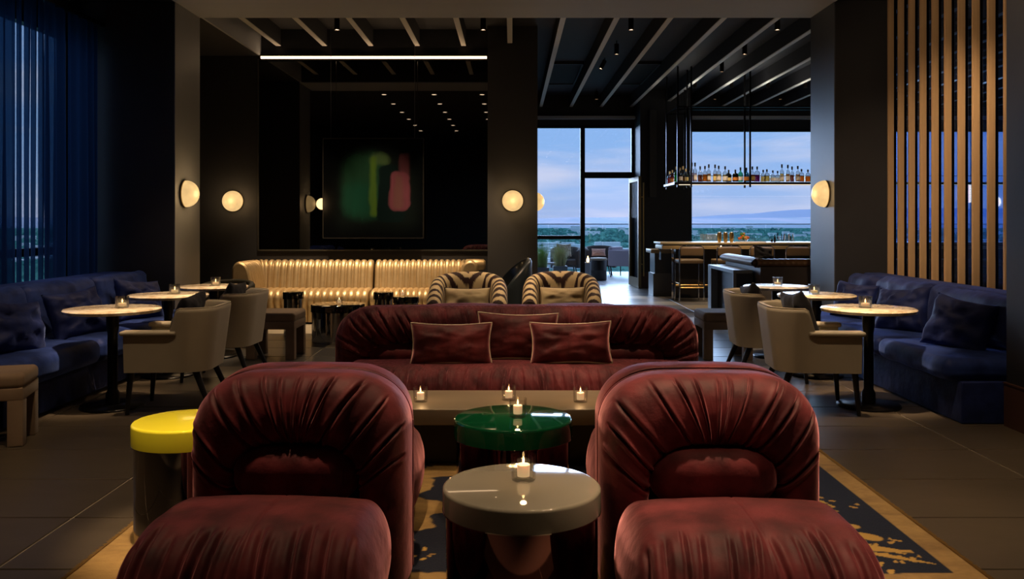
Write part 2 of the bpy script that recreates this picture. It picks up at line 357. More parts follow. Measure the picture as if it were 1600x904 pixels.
# ceiling baffles; light beneath and shade on the sides put into their two colours
n = 2
for k in range(-5, 18):
    x = -.03+.662*k; y1 = 12.45 if x < -.3 else 19.1
    if abs(x+.03) < .01: y1 = 12.25
    b = struct('trim_%d' % n, MB().box(x-.034, x+.034, 10.1, y1, 3.91, 4.15), m_baffle); n += 1
    part('lit_underside_strip', MB().box(x-.0345, x+.0345, 10.1, y1, 3.9, 3.911), m_strip, b)
b = struct('trim_%d' % n, MB().box(-3.63, -3.60, 10.1, 12.5, 3.77, 4.15), m_beam); n += 1
struct('trim_%d' % n, MB().box(.36, 12.05, 18.9, 19.1, 3.62, 3.68), m_beam); n += 1
for i, (xa, xb, ya, yb) in enumerate(((.70, 1.24, 15.0, 17.3), (2.03, 2.57, 15.0, 17.3))):
    t = thing('ceiling_grille', 'dark square air grille in the coffer %s' % ('nearest the central column' if i == 0 else 'further right, second from the central column'), 'grille', (0, 0, 0), 0, 'ceiling grilles')
    part('grille_frame', MB().box(xa, xb, ya, ya+.05, 4.10, 4.15).box(xa, xb, yb-.05, yb, 4.10, 4.15).box(xa, xa+.03, ya, yb, 4.10, 4.15).box(xb-.03, xb, ya, yb, 4.10, 4.15), m_baffle, t)
    part('grille_core', MB().box(xa+.03, xb-.03, ya+.05, yb-.05, 4.12, 4.15), mat('grille_black', (.004, .004, .004), .8), t)
# mirror
mir = thing('wall_mirror_panel', 'large smoked mirror covering the wall above the gold sofa', 'mirror', (0, 0, 0))
part('mirror_glass', MB().box(-3.63, -.35, 12.485, 12.5, .99, 3.70), m_mirror, mir)
part('mirror_edge', MB().box(-3.645, -3.63, 12.47, 12.5, .97, 3.72).box(-3.645, -.35, 12.47, 12.5, .97, .99), mat('mirror_edge', (.2, .19, .17), .3, .8), mir)
t = thing('led_strip', 'long warm light strip along the top of the mirror', 'light', (0, 0, 0))
part('diffuser', MB().box(-3.58, -.36, 12.40, 12.43, 3.715, 3.745), m_led, t)
part('light_channel', MB().box(-3.6, -.35, 12.43, 12.5, 3.70, 3.78), m_metal_bk, t)
# ------------------------------------------------------------------ pleated lounge pieces
def path_pts(W, H, rx, rz, zb, f, us, crown=0.0, p=2.3):
    """arch path: up the left side, round the corner, along the top, down the right; f = (fv, fa) fractions"""
    fv, fa = f; out = []
    for u in us:
        m = min(u, 1-u); s = -1 if u < .5 else 1
        if m < fv: x = W/2; z = zb+(H-rz-zb)*(m/fv)
        elif m < fv+fa:
            t = (m-fv)/fa*PI/2; x = W/2-rx+rx*max(math.cos(t), 0)**(2/p); z = H-rz+rz*max(math.sin(t), 0)**(2/p)
        else:
            t = (m-fv-fa)/(.5-fv-fa); x = (W/2-rx)*(1-t); z = H
        z += crown*(1-(x/(W/2))**2) if z > H-rz else 0
        out.append((s*x, z))
    return np.array(out)
PROF = [(-.03, .36), (0, .31), (.03, .262), (.11, .222), (.3, .200), (.55, .203), (.78, .225), (.93, .268), (.99, .32), (1.0, .37), (.992, .42), (.97, .45)]
def band(W, H, rx, rz, iw, ih, irx, irz, nu, nv, pleats, wrinkle=0, seed=0, fr=(.2, .17), crown=.015):
    us = np.linspace(0, 1, nu); O = path_pts(W, H, rx, rz, .02, fr, us, crown); I = path_pts(iw, ih, irx, irz, .02, fr, us, 0, 2.0)
    pr = catmull(PROF, nv); G = np.zeros((nu, nv, 3))
    for j in range(nv):
        w, y = pr[j]; P = I+(O-I)*w; G[:, j, 0] = P[:, 0]; G[:, j, 1] = y; G[:, j, 2] = P[:, 1]
    # normals
    du = np.gradient(G, axis=0); dv = np.gradient(G, axis=1); N = np.cross(dv, du); N /= np.maximum(np.linalg.norm(N, axis=2, keepdims=True), 1e-9)
    L = 2*H+W; vv = np.linspace(0, 1, nv)[None, :]; uu = us[:, None]
    if N[nu//2, nv//3, 1] > 0: N = -N
    D = np.zeros((nu, nv))
    for (uk, sl, d, v0, v1, sg) in pleats:
        c = uk+sl*(vv-.15)+.002*np.sin(vv*9+uk*40); x = (uu-c)*L
        fade = sstep(v0-.06, v0+.02, vv)*(1-sstep(v1-.22, v1, vv))
        D += fade*(-d*np.exp(-(x/sg)**2)+.45*d*np.exp(-((x-2.4*sg)/(1.7*sg))**2)+.3*d*np.exp(-((x+2.6*sg)/(1.9*sg))**2))
    D *= 1-sstep(.58, .73, vv)
    fv_ = sstep(0, .12, vv)*(1-sstep(.48, .66, vv))
    if wrinkle:
        D += wrinkle*fv_*(fbm(uu*L*34+vv*3, vv*3.0+uu*0, seed)-.45)
        D += .6*wrinkle*(fbm(uu*L*70+3*np.sin(vv*5), vv*5+uu*0, seed+9)-.45)*fv_*sstep(.3, .6, fbm(uu*8, vv*3, seed+5))
    D += .008*(fbm(uu*L*4, vv*2.5, seed+2)-.45)*fv_
    G += N*D[..., None]
    mb = MB().grid(G)
    # rear cap
    ring = G[:, -1]; c = np.vstack([ring, [[0, .45, .02]]]); k = len(ring)
    mb.add(c, [(i, i+1, k) for i in range(k-1)], False)
    mb2 = MB()
    return mb, ring
def pleat_set(n, u0, u1, d, rs, sg=.008, spread=.25):
    out = []
    for k in range(n):
        u = u0+(u1-u0)*(k+.5+rs.uniform(-.22, .22))/n
        out.append((u, (u-.5)*spread*rs.uniform(.1, .5)+rs.uniform(-.006, .006), d*rs.uniform(.55, 1.15), .06, rs.uniform(.66, .9), sg*rs.uniform(.75, 1.4)))
    return out
def seat_mb(W, y0, y1, z0, z1, nx, pleats, wrinkle=0, seed=0, seam=None, rx=.10, ry=.30, rz=.2, puff=.022):
    hx, hy, hz = W/2, (y1-y0)/2, (z1-z0)/2; cyy = (y0+y1)/2; cz = (z0+z1)/2
    V, N, F = rbox((hx, hy, hz), (rx, min(ry, hy*.98), min(rz, hz*.98)), (nx, 14, 3), 14)
    P = V+np.array([0, cyy, cz]); top = sstep(.2, .9, N[:, 2])
    P[:, 2] += puff*top*(1-(P[:, 0]/hx)**2)
    # front apron: pull the lower front slightly forward
    front = sstep(.15, .9, -N[:, 1]); D = np.zeros(len(P))
    arc = np.arctan2(-N[:, 1], N[:, 2])     # 0 on top, PI/2 on the front
    fr = (N[:, 1] < 0)
    for (xk, sl, d, a0, a1, sg) in pleats:
        x = P[:, 0]-(xk+sl*(arc-.6)); f = fr*sstep(a0, a0+.25, arc)*(1-sstep(a1-.3, a1, arc))
        D += f*(-d*np.exp(-(x/sg)**2)+.5*d*np.exp(-((x-2.3*sg)/(1.6*sg))**2)+.3*d*np.exp(-((x+2.4*sg)/(1.8*sg))**2))
    if wrinkle: D += wrinkle*fr*sstep(.25, .6, arc)*(fbm(P[:, 0]*34+np.sin(arc*3), arc*2.2, seed)-.45)
    D += .010*(fbm(P[:, 0]*4+3, P[:, 1]*4+P[:, 2]*3+7, seed+3)-.45)
    if seam is not None:
        for s_ in (seam if isinstance(seam, (list, tuple)) else [seam]):
            D += -.006*np.exp(-((P[:, 0]-s_)/.005)**2)*sstep(.0, .4, N[:, 2]+.5)
    return MB().add(P+N*D[:, None], F.tolist(), True)
def seat_pleats(n, W, d, rs, sg=.007):
    out = []
    for k in range(n):
        x = -W/2*.9+W*.9*(k+.5+rs.uniform(-.35, .35))/n
        out.append((x, rs.uniform(.01, .05)*(1 if x > 0 else -1)*.8, d*rs.uniform(.5, 1.2), rs.uniform(.2, .5), rs.uniform(1.2, 2.2), sg*rs.uniform(.7, 1.4)))
    return out
def lounge_meshes(seed):
    rs = random.Random(seed); W, H = .83, .79
    pl = pleat_set(13, .17, .83, .019, rs, .0068, .35)
    b, ring = band(W, H, .25, .21, .47, .545, .2, .15, 620, 46, pl, .002, seed)
    s = seat_mb(.81, -.47, .235, .03, .413, 120, seat_pleats(13, .8, .016, rs), .004, seed, seam=.02)
    lu = MB(); V, N, F = rbox((.24, .085, .115), (.15, .08, .10), (24, 3, 4), 10); V = V+np.array([0, .268, .435]); V[:, 1] -= .018*(1-(V[:, 0]/.24)**2)
    lu.add(V, F.tolist(), True)
    pp = MB().tube([tuple(p+np.array([0, -.004, 0])) for p in ring[::6]], .006, 6)
    return b.mesh(), s.mesh(), lu.mesh(), pp.mesh()
def lounge_chair(label, meshes, loc, rz, group='pleated burgundy lounge chairs'):
    t = thing('lounge_chair', label, 'chair', loc, rz, group)
    part('backrest', meshes[0], m_velvet, t); part('seat', meshes[1], m_velvet, t)
    part('lumbar_cushion', meshes[2], m_velvet, t); part('piping', meshes[3], m_velvet, t)
    return t
ma = lounge_meshes(3); mbb = lounge_meshes(11)
r1 = math.radians(-5.5); r2 = math.radians(-2.0)
lounge_chair('left burgundy velvet lounge chair in the foreground, beside the yellow drum table', ma, (-.825, 3.03, .012), math.radians(-2.5))
lounge_chair('right burgundy velvet lounge chair in the foreground, over the navy end of the rug', mbb, (.755, 3.0, .012), math.radians(.6))
lounge_chair('burgundy lounge chair facing the sofa, back to back with the left foreground chair', mbb, (-.825, 3.945, .012), PI)
lounge_chair('burgundy lounge chair facing the sofa, back to back with the right foreground chair', ma, (.76, 3.955, .012), PI)
for x, lb in ((-.355, 'burgundy lounge chair back rising behind the sofa, before the zebra chair by the gold sofa'), (.51, 'burgundy lounge chair back rising behind the sofa, before the zebra chair by the door')):
    c = lounge_chair(lb, ma, (x, 6.97, 0), PI); c.scale = (1.08, 1, .965)
# sofa
def make_sofa():
    rs = random.Random(5); t = thing('sofa', 'wide burgundy velvet sofa with gathered pleats behind the low stone coffee table', 'sofa', (.035, 6.0, .012))
    W, H = 2.64, .765
    pl = pleat_set(9, .06, .30, .016, rs, .011, .2)+pleat_set(9, .34, .66, .012, rs, .008, .03)+pleat_set(9, .70, .94, .016, rs, .011, .2)
    b, ring = band(W, H, .30, .26, 2.12, .505, .2, .12, 1500, 34, pl, .010, 21, fr=(.12, .10), crown=.01)
    part('backrest', b, m_velvet_w, t)
    s = seat_mb(2.36, -.40, .22, .03, .425, 420, seat_pleats(30, 2.3, .014, rs), .016, 8, seam=[-.62, .10, .85], rx=.08, ry=.2, rz=.17, puff=.012)
    part('seat', s, m_velvet_w, t)
    lu = MB()
    for x in (-.53, .53):
        V, N, F = rbox((.525, .08, .095), (.16, .07, .08), (24, 3, 4), 8); lu.add(V+np.array([x, .27, .41]), F.tolist(), True)
    part('lumbar_cushion', lu, m_velvet, t)
    # side arms of the tub, full depth
    part('piping', MB().tube([tuple(p+np.array([0, -.004, 0])) for p in ring[::8]], .006, 6), m_velvet, t)
    return t
make_sofa()
def pillow_mb(w, h, th, seed=0, n=26, pinch=.07, wr=.010):
    u = np.linspace(-1, 1, n); U, V = np.meshgrid(u, u, indexing='ij'); U = np.sign(U)*np.abs(U)**.85; V = np.sign(V)*np.abs(V)**.85
    X = w/2*U*(1-pinch*(1-V**2)**1.2); Z = h/2*V*(1-pinch*1.6*(1-U**2)**1.2)
    T = th/2*np.maximum((1-U**2)*(1-V**2), 0)**.42
    wrn = wr*(fbm(U*3.1+seed, V*3.1, seed)-.45)*4*np.maximum((1-U**2)*(1-V**2), 0)**.3
    corner = wr*.8*np.sin(6*np.arctan2(U, V)+seed)*(np.hypot(U, V) > .5)*np.maximum((1-U**2)*(1-V**2), 0)**.4
    mb = MB(); F1 = np.stack([X, -T-wrn-corner, Z], -1); F2 = np.stack([X, T+wrn, Z], -1)
    mb.grid(F1); mb.grid(F2, flip=True)
    edge = [F1[i, 0] for i in range(n)]+[F1[-1, j] for j in range(1, n)]+[F1[i, -1] for i in range(n-2, -1, -1)]+[F1[0, j] for j in range(n-2, 0, -1)]
    return mb, edge
def pillow(label, loc, rot, w, h, th, m, seed=0, piping=None, group=None, cat='pillow', name='throw_pillow', pinch=.07, wr=.01):
    t = thing(name, label, cat, loc, 0, group); t.rotation_euler = rot
    mb, edge = pillow_mb(w, h, th, seed, pinch=pinch, wr=wr); me = mb.mesh(name)
    bm = bmesh.new(); bm.from_mesh(me); bmesh.ops.remove_doubles(bm, verts=bm.verts, dist=1e-5); bm.to_mesh(me); bm.free(); me.update()
    part('cushion_cover', me, m, t)
    if piping: part('piping', MB().tube([tuple(e) for e in edge], .0045, 6, True), piping, t)
    return t
m_pipe = mat('cream_piping', (.75, .66, .5), .6)
def at(px, Y): return (px-800)*Y/1360
def zat(py, Y): return 1.4-(py-345)*Y/1360
g = 'piped pillows on the burgundy sofa'
pillow('burgundy pillow with cream piping on the sofa, in front of the other two at left', (at(705, 5.86), 5.87, .572), (-.22, 0, .02), .55, .285, .15, m_velvet, 2, m_pipe, g)
pillow('burgundy pillow with cream piping on the sofa, tucked behind the other two', (at(809, 6.0), 6.03, .60), (-.2, .02, 0), .56, .33, .14, m_velvet, 5, m_pipe, g)
pillow('burgundy pillow with cream piping on the sofa, overlapping the middle one from the door side', (at(892, 5.86), 5.87, .578), (-.22, -.02, -.03), .55, .285, .15, m_velvet, 9, m_pipe, g)

# ------------------------------------------------------------------ coffee table, drum tables
t = thing('coffee_table', 'long low taupe stone coffee table on a dark plinth before the sofa', 'table', (.03, 5.12, .012))
part('table_top', rb(MB(), -1.2, 1.2, -.275, .275, .25, .34, .006), m_stone, t); part('plinth', MB().box(-1.05, 1.05, -.12, .2, 0, .25), m_plinth, t)
def drum(name, label, loc, r, h, th, mtop, mbase, group='round drum tables'):
    t = thing(name, label, 'table', loc, 0, group)
    b = .012; p = [(0, h), (r-b, h)]+[(r-b+b*math.sin(a), h-b+b*math.cos(a)) for a in np.linspace(.3, PI/2, 4)]+[(r, h-th), (0, h-th)]
    part('table_top', MB().lathe(p, 96), mtop, t)
    part('drum_base', MB().lathe([(0, h-th), (r-.012, h-th), (r-.012, .0), (0, 0)], 96, smooth=True), mbase, t)
    part('rim_band', MB().lathe([(r-.012, h-th-.004), (r+.001, h-th-.004), (r+.001, h-th), (r-.012, h-th)], 96, smooth=False), m_chrome, t)
    return t
def resin(name, c, rough=.06, e=.0, sss=.4):
    return mat(name, c, rough, coat=.6)
drum('drum_table', 'round drum table with a glossy grey resin top and mirror base between the foreground chairs', (.035, 3.14, .012), .285, .438, .08, resin('grey_resin', (.27, .25, .20)), m_chrome_b)
drum('drum_table', 'round drum table with a glossy emerald green resin top and mirror base', (.006, 4.27, .012), .29, .428, .09, resin('green_resin', (.004, .085, .032)), m_chrome_b)
drum('drum_table', 'tall narrow drum table with a glossy yellow resin top beside the left foreground chair', (-1.447, 3.86, .012), .226, .508, .09, resin('yellow_resin', (.82, .76, .04)), m_chrome)
m_blk_resin = mat('black_lacquer', (.004, .004, .006), .05, coat=1)
m_chr2 = mat('polished_steel', (.55, .55, .56), .05, 1)
drum('drum_table', 'tall slim chrome drum table with black top before the gold sofa, by the taupe bench', (at(458.5, 10.6), 10.6, 0), .128, .54, .08, m_blk_resin, m_chr2)
drum('drum_table', 'wide low chrome drum table with glossy black top before the gold sofa', (at(528, 10.15), 10.15, 0), .31, .435, .08, m_blk_resin, m_chr2)
drum('drum_table', 'slim chrome drum table with black top before the join of the gold sofa', (at(599, 10.6), 10.6, 0), .125, .535, .08, m_blk_resin, m_chr2)
drum('drum_table', 'chrome drum table with black top and a candle, nearest the zebra chairs', (at(634.5, 10.45), 10.45, 0), .155, .495, .07, m_blk_resin, m_chr2)
drum('drum_table', 'small low drum table with olive yellow top in front of the black topped ones', (at(642, 9.55), 9.55, 0), .145, .475, .05, resin('olive_resin', (.33, .30, .03)), m_chr2)

m_cut = pane_mat('cut_glass', (.93, .92, .88), .22, .15, .7)
# ------------------------------------------------------------------ candles
def votive(label, loc, s=1.0, light=0, group='glass candle votives', tumbler=False):
    t = thing('candle_votive', label, 'candle', loc, 0, group); t.scale = (s, s, s)
    if tumbler:
        part('glass_cup', MB().lathe([(0, .001), (.044, .001), (.048, .008), (.050, .088), (.046, .088), (.043, .016), (0, .016)], 12, smooth=False), m_cut, t)
        c = part('candle', MB().lathe([(0, .0165), (.030, .0165), (.031, .036), (0, .036)], 20), m_wax, t)
        part('flame', MB().lathe([(0, .038), (.0045, .045), (.005, .050), (.003, .060), (0, .068)], 10), m_flame, c)
        return t
    part('glass_cup', MB().lathe([(0, .001), (.041, .001), (.044, .006), (.046, .090), (.0435, .090), (.041, .014), (0, .014)], 28), m_cup, t)
    c = part('candle', MB().lathe([(0, .0145), (.022, .0145), (.023, .055), (.020, .0575), (0, .055)], 20), m_wax, t)
    part('flame', MB().lathe([(0, .060), (.0035, .065), (.0042, .070), (.0025, .078), (0, .086)], 10), m_flame, c)
    if light:
        l = bpy.data.lights.new('candle_glow', 'POINT'); l.energy = light; l.color = (1, .58, .25); l.shadow_soft_size = .012
        o = bpy.data.objects.new('candle_glow', l); col.objects.link(o); o.location = (0, 0, .11); o.parent = t
    return t
votive('lit candle in a clear glass on the grey resin drum table', (at(818, 3.17), 3.19, .452), 1.02, .5)
votive('lit candle in a clear glass on the emerald green drum table', (at(809, 4.27), 4.27, .442), .98, .5)
votive('lit candle glass on the coffee table beside the chair by the yellow drum table', (at(657, 5.05), 5.05, .352), .95, .5)
votive('lit candle glass on the coffee table just behind the green drum table', (at(795, 5.1), 5.1, .352), .95, .5)
votive('lit candle glass on the coffee table nearest the chair over the navy rug end', (at(907, 5.05), 5.05, .352), .95, .5)
votive('tiny lit candle on the wide low black topped drum table', (at(530, 10.1), 10.1, .437), .9, .2)
votive('tiny lit candle on the black topped drum table near the zebra chair', (at(629, 10.45), 10.45, .497), .9, .2)

# ------------------------------------------------------------------ cafe tables along the banquettes
def cafe_table(label, loc, r, h, m):
    t = thing('bistro_table', label, 'table', loc, 0, 'round marble bistro tables')
    part('table_top', MB().lathe([(0, h), (r-.008, h), (r, h-.008), (r-.006, h-.028), (0, h-.028)], 72), m, t)
    part('pedestal', MB().lathe([(0, .02), (.05, .02), (.05, .10), (.036, .13), (.036, .55), (.045, .60), (.045, h-.05), (.075, h-.035), (.075, h-.028), (0, h-.028)], 28), m_metal_bk, t)
    part('base', MB().lathe([(0, 0), (.23, 0), (.232, .01), (.225, .018), (0, .024)], 48), m_metal_bk, t)
    return t
m_marb2 = marble_mat('pale_marble', (.74, .72, .70), (.55, .52, .5), (.35, .32, .3))
cafe_table('round cream marble bistro table with black pedestal, nearest on the side with blue curtains', (at(176, 6.57), 6.57, 0), .347, .742, m_marble)
cafe_table('round cream marble bistro table, the middle one on the side with blue curtains', (at(263, 7.9), 7.9, 0), .35, .735, m_marble)
cafe_table('round marble bistro table, the farthest one by the pier with the half-dome lamp, curtain side', (at(334, 9.0), 9.0, 0), .345, .73, m_marble)
cafe_table('round cream marble bistro table with black pedestal, nearest on the side with the wood slats', (at(1357, 6.6), 6.6, 0), .345, .742, m_marble)
cafe_table('round marble bistro table, the middle one on the side with the wood slats', (at(1276, 7.9), 7.9, 0), .345, .735, m_marble)
cafe_table('round pale marble bistro table, the farthest one in front of the bar bench', (at(1213, 9.0), 9.0, 0), .335, .73, m_marb2)
for lb, px, Y, z in (('short candle glass on the nearest marble table of the curtain side', 191, 6.6, .742), ('short candle glass on the middle marble table of the curtain side', 273, 7.95, .735), ('short candle glass on the farthest marble table of the curtain side', 337, 9.05, .73),
                     ('cut glass candle holder on the nearest marble table of the slat side', 1352, 6.6, .742), ('amber lit candle glass on the middle marble table of the slat side', 1272, 7.9, .735), ('clear candle glass on the pale marble table before the bar bench', 1215, 9.0, .73)):
    votive(lb, (at(px, Y), Y, z+.0005), 1.0, 0, 'cut glass candle holders', True)

# ------------------------------------------------------------------ taupe armchairs
def armchair_meshes():
    """faces -Y; width .6, depth .6"""
    # shell: U sweep in plan; param s from left arm front round the back to right arm front
    n = 64; Gs = []; hw, yb, yf, r = .295, .30, -.28, .16
    pts = []
    for s in np.linspace(0, 1, n):
        Ls = (yb-r)-yf; arc = PI/2*r; mid = 2*(hw-r); tot = 2*Ls+2*arc+mid; d = s*tot
        if d < Ls: p = (-hw, yf+d); nn = (-1, 0)
        elif d < Ls+arc: a = (d-Ls)/r; p = (-hw+r-r*math.cos(a), yb-r+r*math.sin(a)); nn = (-math.cos(a), math.sin(a))
        elif d < Ls+arc+mid: p = (-hw+r+(d-Ls-arc), yb); nn = (0, 1)
        elif d < Ls+2*arc+mid: a = (d-Ls-arc-mid)/r; p = (hw-r+r*math.sin(a), yb-r+r*math.cos(a)); nn = (math.sin(a), math.cos(a))
        else: p = (hw, yb-r-(d-Ls-2*arc-mid)); nn = (1, 0)
        pts.append((p, nn))
    zb = .31; ta = .045; back = MB(); G = np.zeros((n, 18, 3))
    for i, (p, nn) in enumerate(pts):
        bk = float(sstep(.03, .12, np.array(p[1])))           # 0 on arms, 1 on the back
        top = .585+(.775-.585)*bk; th = .055+.0*bk
        for j, (w, q) in enumerate(((1, 0), (1, .25), (1, .5), (1, .75), (1, .93), (.98, .975), (.85, .995), (.5, 1.0), (.15, .995), (.02, .975), (0, .93), (0, .75), (0, .5), (0, .3), (0, .1), (0, 0), (.5, -.0), (1, 0))):
            z = zb+(top-zb)*q; splay = .045*bk*q+.015*q; off = -th*(1-w)
            G[i, j] = (p[0]+nn[0]*(off+splay), p[1]+nn[1]*(off+splay), z)
    back.grid(G)
    for e in (0, -1):
        ring = G[e][:16]; back.add(ring, [tuple(range(16))], False)
    arms = [rb(MB(), s*.285-.055, s*.285+.055, -.30, .10, .578, .612, .015, 3) for s in (-1, 1)]
    seat = rb(MB(), -.25, .25, -.29, .26, .33, .46, .04, 4, (4, 4, 2)); rb(seat, -.25, .25, -.28, .22, .31, .36, .02)
    legs = [MB().cyl((sx*.235, -.25, .32), (sx*.25, -.275, 0), .024, .014, 12) for sx in (-1, 1)]+[MB().cyl((sx*.22, .2, .32), (sx*.265, .335, 0), .026, .014, 12) for sx in (-1, 1)]
    seam = MB().tube([tuple(G[i, 6]+np.array([0, 0, .002])) for i in range(n)], .004, 6)
    return [('backrest', back, m_linen), ('armrest', arms[0], m_linen), ('armrest', arms[1], m_linen), ('seat', seat, m_linen)]+[('leg', l, m_blackwood) for l in legs]+[('piping', seam, m_linen)]
AM = None
def armchair(label, loc, rz):
    global AM
    if AM is None:
        AM = [(a, b.mesh(), m) for a, b, m in armchair_meshes()]
        for a, b, m in AM: fix_normals(b); b.set_sharp_from_angle(angle=math.radians(50))
    t = thing('armchair', label, 'chair', loc, rz, 'taupe armchairs at the bistro tables')
    for a, b, m in AM: part(a, b, m, t)
    return t
armchair('taupe armchair on black legs at the nearest marble table, curtain side', (-2.52, 6.55, 0), math.radians(-90+3))
armchair('taupe armchair on black legs at the middle marble table, curtain side', (-2.58, 7.78, 0), math.radians(-90-2))
armchair('taupe armchair on black legs at the nearest marble table, slat side', (2.235, 6.52, 0), math.radians(90-4))
armchair('taupe armchair on black legs at the middle marble table, slat side', (2.27, 7.75, 0), math.radians(90-2))
g = 'black pillows on the armchairs'
pillow('black pillow leaning in the nearest taupe armchair, curtain side', (-2.44, 6.55, .665), (-.3, .06, math.radians(-90)), .46, .40, .15, m_black_fab, 3, None, g)
pillow('black pillow leaning in the middle taupe armchair, curtain side', (-2.51, 7.78, .665), (-.3, -.06, math.radians(-90)), .46, .40, .15, m_black_fab, 6, None, g)
pillow('black pillow standing on its corner in the nearest taupe armchair, slat side', (2.15, 6.5, .675), (-.3, .10, math.radians(90)), .5, .42, .15, m_black_fab, 8, None, g)
pillow('black pillow standing on its corner in the middle taupe armchair, slat side', (2.16, 7.75, .66), (-.35, .16, math.radians(90)), .42, .38, .15, m_black_fab, 12, None, g)

# ------------------------------------------------------------------ benches / ottomans
def bench(label, loc, rz, w, d, h):
    t = thing('upholstered_stool', label, 'stool', loc, rz, 'taupe fabric covered stools')
    part('seat', rb(MB(), -w/2, w/2, -d/2, d/2, h-.10, h, .035, 4, (4, 4, 1)), m_linen_d, t)
    part('apron', rb(MB(), -w/2+.004, w/2-.004, -d/2+.004, d/2-.004, h-.17, h-.09, .008), m_linen_d, t)
    for sx in (-1, 1):
        for sy in (-1, 1): part('leg', rb(MB(), sx*(w/2-.05)-.045, sx*(w/2-.05)+.045, sy*(d/2-.05)-.045, sy*(d/2-.05)+.045, 0, h-.16, .006), m_linen_d, t)
    return t
a = math.radians(16); cx_, cy_ = -3.03, 5.40
bench('taupe fabric covered stool cut by the frame, in front of the blue banquette', (cx_-.25*math.cos(a)-.2*math.sin(a), cy_-.25*math.sin(a)+.2*math.cos(a), 0), a, .5, .4, .455)
bench('taupe fabric covered stool at the farthest table of the curtain side, before the gold sofa', (-2.44, 9.02, 0), 0, .5, .5, .475)
bench('taupe fabric covered stool at the pale marble table before the bar bench', (2.18, 9.0, 0), 0, .5, .5, .475)

# ------------------------------------------------------------------ blue banquettes
def cushion_mb(h, r, n=(14, 14, 5), puff=.02, axis=2, seed=0, wr=.012, seg=5):
    V, N, F = rbox(h, r, n, seg); a = [k for k in range(3) if k != axis]
    e = np.maximum((1-(V[:, a[0]]/h[a[0]])**2)*(1-(V[:, a[1]]/h[a[1]])**2), 0)
    V[:, axis] += np.sign(N[:, axis])*np.abs(N[:, axis])*puff*e**.5
    D = wr*(fbm(V[:, a[0]]*5+seed, V[:, a[1]]*5+V[:, axis]*4, seed, 4)-.47)*2
    return MB().add(V+N*D[:, None], F.tolist(), True)
def cushion(label, loc, rot, h, r, m, seed, name, cat='cushion', group=None, puff=.02, axis=2, wr=.012, n=(18, 18, 6)):
    o = part(name, cushion_mb(h, r, n, puff, axis, seed, wr), m, None, loc, rot, fix=False); tag(o, label, cat, group); return o
# left
t = thing('banquette', 'navy velvet banquette base and back running under the blue curtains', 'banquette', (0, 0, 0), 0)
part('base', rb(MB(), -4.35, -3.38, 5.78, 9.34, .02, .27, .01), m_navy_d, t); part('backrest', rb(MB(), -4.4, -4.1, 5.78, 9.34, .27, .86, .05, 4), m_navy, t)
part('toe_kick', MB().box(-4.35, -3.42, 5.8, 9.34, 0, .02), m_plinth, t)
gs = 'seat cushions of the curtain side banquette'; gb = 'back cushions of the curtain side banquette'; gp = 'loose pillows on the curtain side banquette'
for a, b, lb in ((5.78, 6.97, 'nearest navy velvet seat cushion of the curtain side banquette'), (6.98, 8.15, 'middle navy velvet seat cushion of the curtain side banquette'), (8.16, 9.33, 'farthest navy velvet seat cushion of the curtain side banquette')):
    cushion(lb, (-3.69, (a+b)/2, .36), (0, 0, 0), (.415, (b-a)/2, .09), (.07, .06, .07), m_navy, a, 'seat_cushion', group=gs, puff=.02)
for a, b, lb in ((5.8, 6.97, 'navy back cushion nearest the camera on the curtain side banquette'), (7.0, 8.13, 'navy back cushion behind the nearest marble table, curtain side'), (8.16, 9.3, 'navy back cushion in the corner by the black pier, curtain side')):
    cushion(lb, (-3.97, (a+b)/2, .66), (0, -.16, 0), (.10, (b-a)/2, .215), (.075, .07, .07), m_navy, a*3, 'back_cushion', group=gb, puff=.05, axis=0, wr=.03, n=(5, 22, 12))
pillow('dark navy pillow at the near end of the curtain side banquette', (-3.62, 6.28, .63), (-.35, .12, math.radians(72)), .58, .42, .2, m_navy_d, 4, None, gp, wr=.02)
pillow('dark navy pillow behind the nearest marble table, curtain side', (-3.60, 7.2, .63), (-.35, -.08, math.radians(66)), .52, .42, .2, m_navy_d, 6, None, gp, wr=.02)
pillow('navy pillow behind the middle marble table, curtain side', (-3.62, 8.45, .63), (-.35, .1, math.radians(60)), .5, .42, .2, m_navy_d, 7, None, gp, wr=.02)
# right
t = thing('banquette', 'navy velvet banquette base and back running under the wood slat screen', 'banquette', (0, 0, 0), 0)
part('base', rb(MB(), 3.10, 3.95, 6.0, 9.34, .0, .29, .01), m_navy_d, t); part('backrest', rb(MB(), 3.74, 3.98, 6.0, 9.34, .29, .85, .05, 4), m_navy_d, t)
gs = 'seat cushions of the slat side banquette'; gb = 'back cushions of the slat side banquette'; gp = 'loose pillows on the slat side banquette'
for a, b, lb in ((6.02, 7.15, 'nearest navy velvet seat cushion of the slat side banquette'), (7.16, 8.25, 'middle navy velvet seat cushion of the slat side banquette'), (8.26, 9.33, 'farthest navy velvet seat cushion of the slat side banquette')):
    cushion(lb, (3.40, (a+b)/2, .365), (0, 0, 0), (.405, (b-a)/2, .075), (.06, .06, .06), m_navy, a, 'seat_cushion', group=gs, puff=.015)
for a, b, lb in ((6.05, 7.5, 'plain navy back cushion nearest the dark wall end, slat side'), (7.53, 8.62, 'wrinkled navy back cushion behind the nearest marble table, slat side'), (8.65, 9.3, 'navy back cushion in the corner by the pier, slat side')):
    cushion(lb, (3.66, (a+b)/2, .65), (0, .16, 0), (.09, (b-a)/2, .20), (.07, .07, .07), m_navy_d, a*3, 'back_cushion', group=gb, puff=.05, axis=0, wr=.045 if 7.5 < a < 8 else .02, n=(5, 24, 12))
pillow('navy pillow at the near end of the slat side banquette', (3.37, 6.55, .62), (-.4, .12, math.radians(-62)), .52, .42, .2, m_navy_d, 14, None, gp, wr=.02)
